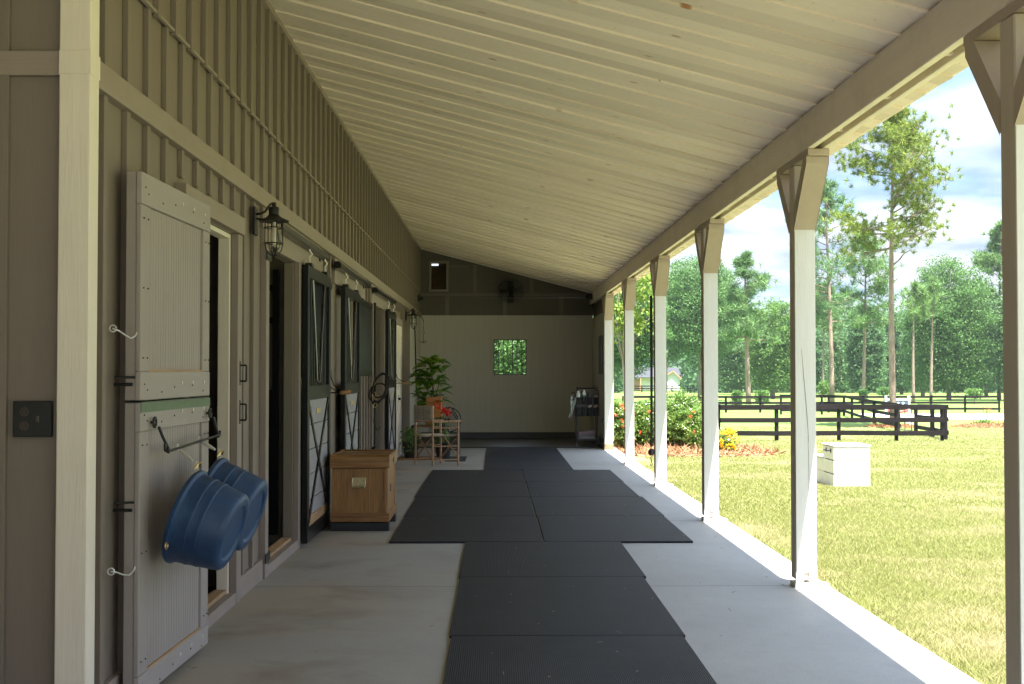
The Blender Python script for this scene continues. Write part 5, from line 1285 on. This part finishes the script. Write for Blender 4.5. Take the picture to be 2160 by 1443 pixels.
# ------------------------------------------------------------------ trees
def crown_pts(rng, n, rx, ry, rz, nc, cr):
    """clumped points in an ellipsoid centred on 0"""
    u = rng.normal(0, 1, (nc, 3)); u /= np.linalg.norm(u, axis=1)[:, None]; rad = rng.random(nc) ** .38
    C = u * (rad * rng.uniform(.82, 1.16, nc))[:, None] * np.array([rx, ry, rz]) * .9
    C[:, 2] = np.where(C[:, 2] < -.55 * rz, C[:, 2] * .75, C[:, 2])
    k = rng.integers(0, nc, n); s = cr * (.5 + rng.random(nc))
    d = rng.normal(0, 1, (n, 3)); d /= np.linalg.norm(d, axis=1)[:, None]
    P = C[k] + d * (rng.random(n) ** .45)[:, None] * s[k][:, None] * np.array([1.1, 1.1, .62])
    return P, C
def tree(x, Y, top_px, base_px, rpx, label, seed, leaf=M_leafB, n=15000, ls=.3, trunk_r=.22, low=.18, nc=60, bark=M_barkg, lean=0, group='broad trees at the wood edge', name='broad_leaf_tree', sparse=1.0, zt=None):
    rng = np.random.default_rng(seed); rr = random.Random(seed)
    X = PX(x, Y); zb = gz(Y); zt = PZ(top_px, Y) if zt is None else zt; H = zt - zb; rx = rpx / 2600 * Y
    t = thing(name, label, 'tree', (X, Y, zb), 0, group)
    zl = H * low; rz = (H - zl) / 2; cz = zl + rz
    if n > 5000: n = int(n * 2.9); ls *= .55; nc = int(nc * 2.2)
    P, C = crown_pts(rng, n, rx, min(rx, rz * 1.2), rz, nc, rx * (.25 if n > 5000 else .3))
    e_ = rng.random(n) < .3; q_ = rng.normal(0, 1, (n, 3)); q_ /= np.linalg.norm(q_, axis=1)[:, None]; P[e_] = (q_ * (rng.random(n) ** .4)[:, None] * np.array([rx, min(rx, rz * 1.2), rz]) * .93 + rng.normal(0, rx * .05, (n, 3)))[e_]
    P[:, 2] += cz; C[:, 2] += cz
    m_ = rng.random(n) < (.22 if low < .15 else 0); P[m_, 2] = P[m_, 2] * rng.uniform(.25, .8, m_.sum()); P[:, 2] = np.maximum(P[:, 2], .3 + rng.random(n))
    V, F = cards(P, ls, ls * .6, rng, .1); npmesh('crown', V, F, leaf, t)
    mb = MB(); pts = [(lean * s_ * H * .5 + rr.uniform(-.1, .1), 0, s_ * H * .75) for s_ in (0, .25, .5, .75, 1)]
    pts[0] = (0, 0, -.1)
    mb.tube(pts, [trunk_r * f for f in (1.15, .9, .7, .45, .15)], 9)
    for c_ in C[:: max(1, nc // 16)]:
        z0 = max(.15 * H, c_[2] * rr.uniform(.45, .75)); f0 = z0 / (H * .75)
        s_ = Vector((lean * f0 * H * .5, 0, z0)); e_ = Vector(c_)
        mid = s_.lerp(e_, .5) + Vector((0, 0, -.04 * H * rr.random())); mb.tube([s_, mid, e_], [trunk_r * .35, trunk_r * .22, trunk_r * .08], 6)
    M = Matrix.Identity(4); me = mb
    o = bpy.data.objects.new('trunk', bpy.data.meshes.new('trunk')); o.data.from_pydata(me.v, [], me.f); o.data.materials.append(bark); o.data.shade_smooth(); COL.objects.link(o); o.parent = t
    return t
def pine(x, Y, top_px, label, seed, trunk_r=.17, crown_from=.45, rpx=130, ntuft=500, nneed=40, nl=.32, nw=.035, mat=M_needle, cone_=True, shape=1.0, group='tall thin pines', lim=34, stub=False):
    rng = np.random.default_rng(seed); rr = random.Random(seed)
    X = PX(x, Y); zb = gz(Y); H = PZ(top_px, Y) - zb; rx = rpx / 2600 * Y
    t = thing('pine_tree', label, 'tree', (X, Y, zb), 0, group)
    mb = MB(); bend = lambda z: .012 * H * math.sin(z / H * 2.6 + seed)
    b0 = bend(0)
    mb.tube([(bend(z) - b0, 0, z if z > 0 else -.15) for z in np.linspace(0, H * .985, 12)], [trunk_r * (1.12 if i == 0 else 1) * (1 - .86 * (i / 11) ** 1.25) for i in range(12)], 12)
    T = []
    for i in range(lim):
        f = crown_from + (1 - crown_from) * (i + rr.random()) / lim * .98; z = f * H; a = rr.uniform(0, 6.283)
        q = (f - crown_from) / (1 - crown_from)
        prof = (.55 + .45 * math.sin(math.pi * min(1, q * .95 + .12))) * (1 - q ** 3.2) + .14
        ln = rx * prof * rr.uniform(.55, 1.05) + .03 * H * (1 - q)
        rise = ln * (rr.uniform(.15, .75) if q > .2 else rr.uniform(-.05, .35))
        s_ = Vector((bend(z) - b0, 0, z)); e_ = s_ + Vector((math.cos(a) * ln, math.sin(a) * ln, rise)); m_ = s_.lerp(e_, .5) + Vector((0, 0, -.08 * ln))
        r0 = trunk_r * .33 * (1 - .7 * q); mb.tube([s_, m_, e_], [r0, r0 * .6, r0 * .2], 6)
        nb_ = max(3, int(ntuft / lim))
        for k in range(nb_):
            tt = rr.uniform(.35, 1.05); p = (s_.lerp(m_, tt * 2) if tt < .5 else m_.lerp(e_, (tt - .5) * 2))
            o_ = Vector((rr.gauss(0, 1), rr.gauss(0, 1), rr.gauss(0.2, .8))) * ln * .17 * (1.15 - .3 * tt)
            q_ = p + o_
            if k % 3 == 0: mb.tube([p, q_], [r0 * .22, r0 * .12], 4)
            T.append(tuple(q_))
    for k in range(int(ntuft * .03)):
        t_ = rr.random(); T.append((bend(H) - b0 + rr.gauss(0, nl * .8 * (t_ + .15)), rr.gauss(0, nl * .8 * (t_ + .15)), H * (1 - .09 * t_)))
    if stub:
        mb.tube([(bend(.56 * H) - b0, 0, .49 * H), (.35, 0, .51 * H), (.6, 0, .53 * H), (.9, 0, .54 * H)], [.05, .04, .03, .02], 6)
        mb.tube([(bend(.56 * H) - b0, 0, .575 * H), (.9, 0, .60 * H), (2.0, .3, .63 * H)], [.06, .045, .02], 6)
    o = bpy.data.objects.new('trunk', bpy.data.meshes.new('trunk')); o.data.from_pydata(mb.v, [], mb.f); o.data.materials.append(M_bark); o.data.shade_smooth(); COL.objects.link(o); o.parent = t
    T = np.array(T); n = len(T) * nneed; base_ = np.repeat(T, nneed, 0)
    d = rng.normal(0, 1, (n, 3)); d[:, 2] += .55; d /= np.linalg.norm(d, axis=1)[:, None]
    q = rng.normal(0, 1, (n, 3)); s = np.cross(d, q); s /= np.linalg.norm(s, axis=1)[:, None]
    Ls = nl * (.6 + .6 * rng.random(n))[:, None]; base_ = base_ + rng.normal(0, nl * .12, (n, 3))
    V = np.stack([base_ - s * nw / 2, base_ + s * nw / 2, base_ + d * Ls], 1).reshape(-1, 3)
    npmesh('crown', V, np.arange(3 * n).reshape(-1, 3), mat, t)
    if cone_:
        mb = MB()
        for k in range(30):
            p = T[rr.randrange(len(T))]; mb.lathe([(0, -.07), (.04, -.03), (.045, .01), (0, .07)], p, (0, 0, 1), 6)
        o = bpy.data.objects.new('pine_cones', bpy.data.meshes.new('cones')); o.data.from_pydata(mb.v, [], mb.f); o.data.materials.append(M_bark); COL.objects.link(o); o.parent = t
    return t
# the tall pine behind the fence
pine(1887, 60.6, 205, 'tallest nearest pine with open crown, standing right of the jump', 29, .17, .54, 116, 1500, 34, .28, .030, lim=44, stub=True)
pine(1757, 106, 375, 'second tallest pine left of the nearest pine, straight grey trunk', 8, .22, .36, 80, 620, 18, .60, .055, mat=M_needleB, cone_=False, lim=40)
pine(1823, 108, 478, 'shorter pine between the two tallest pines', 12, .17, .44, 56, 620, 16, .60, .06, mat=M_needleB, cone_=False, lim=30)
pine(1580, 105, 537, 'lone pine with bushy top left of the second post gap', 15, .22, .42, 50, 620, 16, .60, .06, mat=M_needleB, cone_=False, lim=30)
pine(2112, 125, 470, 'pine half hidden by the nearest porch post', 17, .2, .40, 70, 1000, 20, .62, .07, mat=M_needleB, cone_=False, lim=30)
pine(1735, 175, 636, 'small far pine left of the second tallest pine', 19, .16, .5, 34, 160, 36, .9, .1, mat=M_needleB, cone_=False, lim=18)
pine(1930, 112, 600, 'slim pine trunk just right of the nearest pine', 23, .15, .72, 26, 130, 16, .6, .06, mat=M_needleB, cone_=False, lim=20)
pine(1967, 114, 590, 'slim pine trunk left of the large right hand oak', 24, .15, .72, 26, 130, 16, .6, .06, mat=M_needleB, cone_=False, lim=20)
pine(1737, 150, 600, 'thin pine trunk close left of the second tallest pine', 25, .15, .6, 40, 180, 36, .8, .09, mat=M_needleB, cone_=False, lim=18)
# broad trees
tree(1478, 122, 522, 848, 92, 'big rounded oak behind the middle porch posts', 31, leaf=M_leafA, n=26000, ls=.34, trunk_r=.24, low=0.17, nc=110)
tree(1330, 95, 545, 850, 80, 'dense tree left of the big rounded oak, near the building end', 32, leaf=M_leafA, n=22000, ls=.32, trunk_r=.22, low=0.16, nc=90)
tree(1405, 150, 560, 848, 60, 'airy tree with sky showing through behind the fourth post', 33, n=15000, ls=.42, trunk_r=.2, low=0.2)
tree(1630, 132, 618, 838, 62, 'grey leaning twin trunk tree right of the lone pine', 34, leaf=M_leafA, n=16000, ls=.36, trunk_r=.26, low=0.1, lean=.12)
tree(1560, 165, 640, 838, 60, 'dark tree behind the lone pine', 35, n=12000, ls=.5, low=0)
tree(1700, 160, 665, 838, 52, 'low tree behind the second post', 36, n=12000, ls=.5, low=0)
tree(1755, 168, 672, 838, 40, 'round tree behind the second tallest pine trunk', 37, n=10000, ls=.5, low=0)
tree(1828, 150, 632, 838, 48, 'mid green tree behind the shorter pine', 38, n=14000, ls=.45, low=0)
tree(1905, 165, 640, 838, 52, 'tree behind the nearest pine trunk', 39, n=14000, ls=.48, low=0)
tree(2005, 122, 528, 848, 92, 'largest spreading oak between the tallest pine and the nearest porch post', 40, leaf=M_leafA, n=28000, ls=.36, trunk_r=.22, low=0.05, nc=100)
tree(1950, 140, 600, 842, 45, 'narrow tree left of the large right hand oak', 41, n=12000, ls=.4, low=0.03)
tree(2085, 150, 590, 842, 60, 'tree behind the right edge pine', 42, n=14000, ls=.42, low=0.02)
tree(2180, 120, 560, 842, 90, 'tree to the right of the nearest post', 43, n=16000, ls=.4, low=0.03)
tree(1270, 130, 560, 842, 70, 'tree hidden partly behind the wash bay wall', 44, n=12000, ls=.4, low=.06)
tree(1320, 44, 470, 900, 62, 'pale yellow green young tree close behind the last post', 45, leaf=M_leafY, n=2600, ls=.16, trunk_r=.07, low=.38, nc=46, group='trees near the barn end', zt=6.6)
tree(1105, 58, 560, 870, 130, 'sunlit oak seen through the barred window', 46, leaf=M_leafA, n=20000, ls=.26, trunk_r=.2, low=.1, nc=90, group='trees near the barn end')
tree(1040, 75, 560, 870, 120, 'darker tree behind the sunlit oak in the barred window', 47, n=14000, ls=.35, trunk_r=.2, low=.05, nc=80, group='trees near the barn end')
# saplings in the paddock
for i, (x, Y, tp, r_) in enumerate(((1742, 120, 800, 18), (1610, 95, 838, 14), (1555, 92, 842, 12), (1868, 118, 815, 16), (1700, 110, 815, 14), (2060, 105, 818, 18), (1822, 100, 838, 9))):
    tree(x, Y, tp, 0, r_, ['leafy sapling at the foot of the second tallest pine', 'low sapling in the paddock right of the lone pine', 'low sapling in the paddock below the lone pine', 'sapling left of the nearest pine trunk', 'sapling beside the second post', 'sapling under the large right hand oak', 'tiny sapling near the shorter pine'][i], 60 + i, leaf=M_leafA, n=1500, ls=.16, trunk_r=.04, low=.15, nc=16, group='saplings in the paddock', name='sapling')
# far wood that reads as one mass
rng = np.random.default_rng(77)
nw_ = 170000; xx = rng.uniform(-60, 190, nw_); yy = rng.uniform(180, 240, nw_)
Hh_ = 13 + 3.0 * np.sin(xx * .33) + 2.5 * np.sin(xx * .83 + 1) + 1.5 * np.sin(xx * 2.1)
Hh_ = Hh_ * (.62 + .38 * (yy - 180) / 60) + 1.2 * np.sin(xx * .51 + yy * .3); zz = gzv(yy) + Hh_ * rng.random(nw_) ** .8 * .98
keep = ~((xx > (1322 - 1047) / 2600 * yy) & (xx < (1446 - 1047) / 2600 * yy) & (yy < 226))
P = np.stack([xx, yy, zz], 1)[keep]
V, F = cards(P, .95, .6, rng, .1); tag(npmesh('far_wood', V, F, M_leafB), 'distant belt of mixed woodland beyond the paddocks', 'woodland', kind='stuff')

# ------------------------------------------------------------------ shrub bed
def mound(name, cx, cy, rx, ry, h, label, seed):
    rng = np.random.default_rng(seed); mb = MB(); n = 40; m = 7; b0 = gz(cy)
    for j in range(m + 1):
        f = j / m
        for k in range(n):
            a = 2 * math.pi * k / n; w_ = 1 + .05 * math.sin(3 * a + seed) + .03 * math.sin(7 * a)
            x = cx + rx * f * w_ * math.cos(a); y = cy + ry * f * w_ * math.sin(a); mb.v.append((x, y, gz(y) + .004 + h * (1 - f ** 2.5) - (.03 if j == m else 0)))
    for j in range(m):
        for k in range(n): mb.f.append((j * n + k, j * n + (k + 1) % n, (j + 1) * n + (k + 1) % n, (j + 1) * n + k)); mb.mi.append(0)
    o = mb.build(name, M_strawbed, None, smooth=True); tag(o, label, 'mulch bed')
    n2 = int(5200 * rx * ry / 4) + 1500; a = rng.uniform(0, 6.28, n2); f = rng.random(n2) ** .5; x = cx + rx * f * np.cos(a); y = cy + ry * f * np.sin(a)
    z = gzv(y) + h * (1 - f ** 2.5) + .01; d = rng.normal(0, 1, (n2, 3)); d[:, 2] = np.abs(d[:, 2]) * .25
    V, F = cards(np.stack([x, y, z], 1), .16, .012 * (1 + cy / 40), rng, 0, d); npmesh('straw_needles', V, F, M_strawb, o)
mound('pine_straw_bed', 4.0, 26.4, 2.05, 2.0, .10, 'orange brown pine straw bed under the flowering shrubs', 3)
mound('pine_straw_bed', 24.6, 61.0, 1.9, 1.3, .12, 'small pine straw bed with daylilies beside the gravel drive', 5)
mound('pine_straw_bed', PX(1880, 61.5), 61.0, 1.3, 1.0, .06, 'pine straw ring around the foot of the tallest pine', 6)
def shrub(cx, cy, rx, rz, label, seed, n=6500, ls=.05, flowers=None, nf=0, leaf=M_shrub, cz=None):
    rng = np.random.default_rng(seed); t = thing('flowering_shrub' if flowers else 'round_shrub', label, 'shrub', (cx, cy, gz(cy)), 0, 'shrubs in the pine straw bed')
    z0 = gz(cy); P, C = crown_pts(rng, n, rx * .9, rx * .8, rz * .95, 70, rx * .34); P[:, 2] += rz + .05; P[:, 2] = np.maximum(P[:, 2], .04)
    P = np.concatenate([P, P[: n // 2] * np.array([.95, .95, .55])]); V, F = cards(P, ls, ls * .62, rng, .25); npmesh('foliage', V, F, leaf, t)
    mb = MB()
    for c_ in C[:16]: mb.tube([(0, 0, -.02), (c_[0] * .4, c_[1] * .4, (c_[2] + rz) * .5), (c_[0], c_[1], c_[2] + rz)], [.014, .01, .004], 5)
    o = bpy.data.objects.new('stems', bpy.data.meshes.new('stems')); o.data.from_pydata(mb.v, [], mb.f); o.data.materials.append(M_barkg); COL.objects.link(o); o.parent = t
    if flowers:
        # blossoms on the outer shell
        d = rng.normal(0, 1, (nf, 3)); d[:, 1] = -np.abs(d[:, 1]); d /= np.linalg.norm(d, axis=1)[:, None]; Q = d * np.array([rx, rx * .9, rz]) * (.88 + .12 * rng.random(nf))[:, None]; Q[:, 2] += rz + .05
        k = rng.integers(0, nf, nf * 9); V, F = cards(Q[k] + rng.normal(0, .014, (nf * 9, 3)), .035, .03, rng, .1); npmesh('blossoms', V, F, flowers, t)
shrub(PX(1428, 26.6), 26.6, .62, .70, 'large round evergreen shrub at the centre of the straw bed', 81, 15000, .048)
shrub(PX(1472, 26.2), 26.0, .34, .48, 'smaller green shrub right of the large round one, a few orange blooms', 82, 5000, .045, M_coral, 5)
shrub(PX(1348, 26.8), 26.9, .46, .58, 'mixed shrub with coral blossoms left of the large round one', 83, 9000, .048, M_coral, 16)
shrub(PX(1392, 27.3), 27.5, .42, .56, 'green shrub hidden partly behind the fourth post', 84, 7000, .048)
shrub(PX(1304, 26.3), 26.5, .40, .62, 'shrub with red and pink blossoms nearest the wash bay wall', 85, 8000, .048, M_coral, 26)
shrub(PX(1525, 25.7), 25.5, .30, .26, 'low yellow lantana with a few pink blooms at the bed right end', 86, 2600, .035, M_yellow, 70, cz=.2)
shrub(PX(1508, 25.9), 25.9, .22, .24, 'low red rose bush left of the yellow lantana', 87, 1800, .035, M_coral, 5)
# daylilies
def daylily(x, Y, label, seed, s=1.0):
    rr = random.Random(seed); cx = PX(x, Y); z0 = gz(Y) + .08; t = thing('daylily', label, 'flower', (cx, Y, z0), 0, 'daylilies in the small straw bed')
    mb = MB()
    for i in range(int(60 * s)):
        a = rr.uniform(0, 6.28); big_leaf(mb, (cx + rr.gauss(0, .16 * s), Y + rr.gauss(0, .1), z0), (math.cos(a), math.sin(a), rr.uniform(.8, 2.4)), rr.uniform(.40, .7) * s, .06, rr.uniform(.3, .9), 4)
    mb.build('leaves', M_grassy, t)
    mb = MB()
    for i in range(int(5 * s)):
        a = rr.uniform(-.6, .9); x1 = cx + a * .35; mb.tube([(cx + a * .1, Y, z0), (x1, Y, z0 + rr.uniform(.6, .9) * s)], .012, 4); zt = mb.v[-1][2]
        for k in range(5): b_ = rr.uniform(0, 6.28); mb.cur = 1; big_leaf(mb, (x1, Y, zt), (math.cos(b_), math.sin(b_), .8), .17, .09, .3, 2); mb.cur = 0
    mb.build('flower_stalks', [M_grassy, M_lily], t)
M_grassy = leafmat('daylily_leaf', (.06, .14, .02), (.14, .22, .04), trans=.3); M_lily = leafmat('faded_lily', (.45, .16, .08), (.7, .3, .12), trans=.3)
daylily(2082, 61.2, 'flowering daylily clump on the left of the small straw bed', 1, 1.1)
daylily(2061, 61.4, 'low daylily clump at the far left edge of the small bed', 2, .6)
daylily(2110, 60.6, 'small daylily clump right of the flowering one', 3, .5)

# hay and dust litter blown on to the porch floor
rng = np.random.default_rng(9); n = 420
x = np.concatenate([rng.uniform(-1.55, 2.2, 220), rng.normal(-1.35, .18, 120), rng.normal(2.0, .12, 80)]); y = rng.uniform(5.5, 23, n)
x = np.clip(x, -1.6, 2.22); on = (x > -.94) & (x < 1.68) & (y > 10.4) & (y < 18.05) | (x > -.27) & (x < 1.06)
P = np.stack([x, y, np.where(on, .0205, .002)], 1); d = rng.normal(0, 1, (n, 3)); d[:, 2] = np.abs(d[:, 2]) * .05
V, F = cards(P, .035, .004, rng, 0, d); V[:, 2] = np.maximum(V[:, 2], np.repeat(P[:, 2], 4))
tag(npmesh('hay_litter', V, F, leafmat('hay_straw', (.35, .25, .12), (.6, .48, .28), trans=.1)), 'scattered bits of dry hay on the porch floor', 'hay', kind='stuff')

# damp summer air: far trees fade slightly
hz = MB(); hz.box(-70, 205, -62, 262, -3.2, 27)
hm = bpy.data.materials.new('summer_haze'); hm.use_nodes = True; ht_ = hm.node_tree; ht_.nodes.clear()
ho = N(ht_, 'ShaderNodeOutputMaterial'); hv = N(ht_, 'ShaderNodeVolumePrincipled'); hv.inputs['Color'].default_value = (.86, .93, 1, 1); hv.inputs['Density'].default_value = .00018; hv.inputs['Anisotropy'].default_value = .3
ht_.links.new(hv.outputs[0], ho.inputs['Volume'])
tag(hz.build('haze', hm), 'thin pale summer haze', 'haze', kind='stuff')
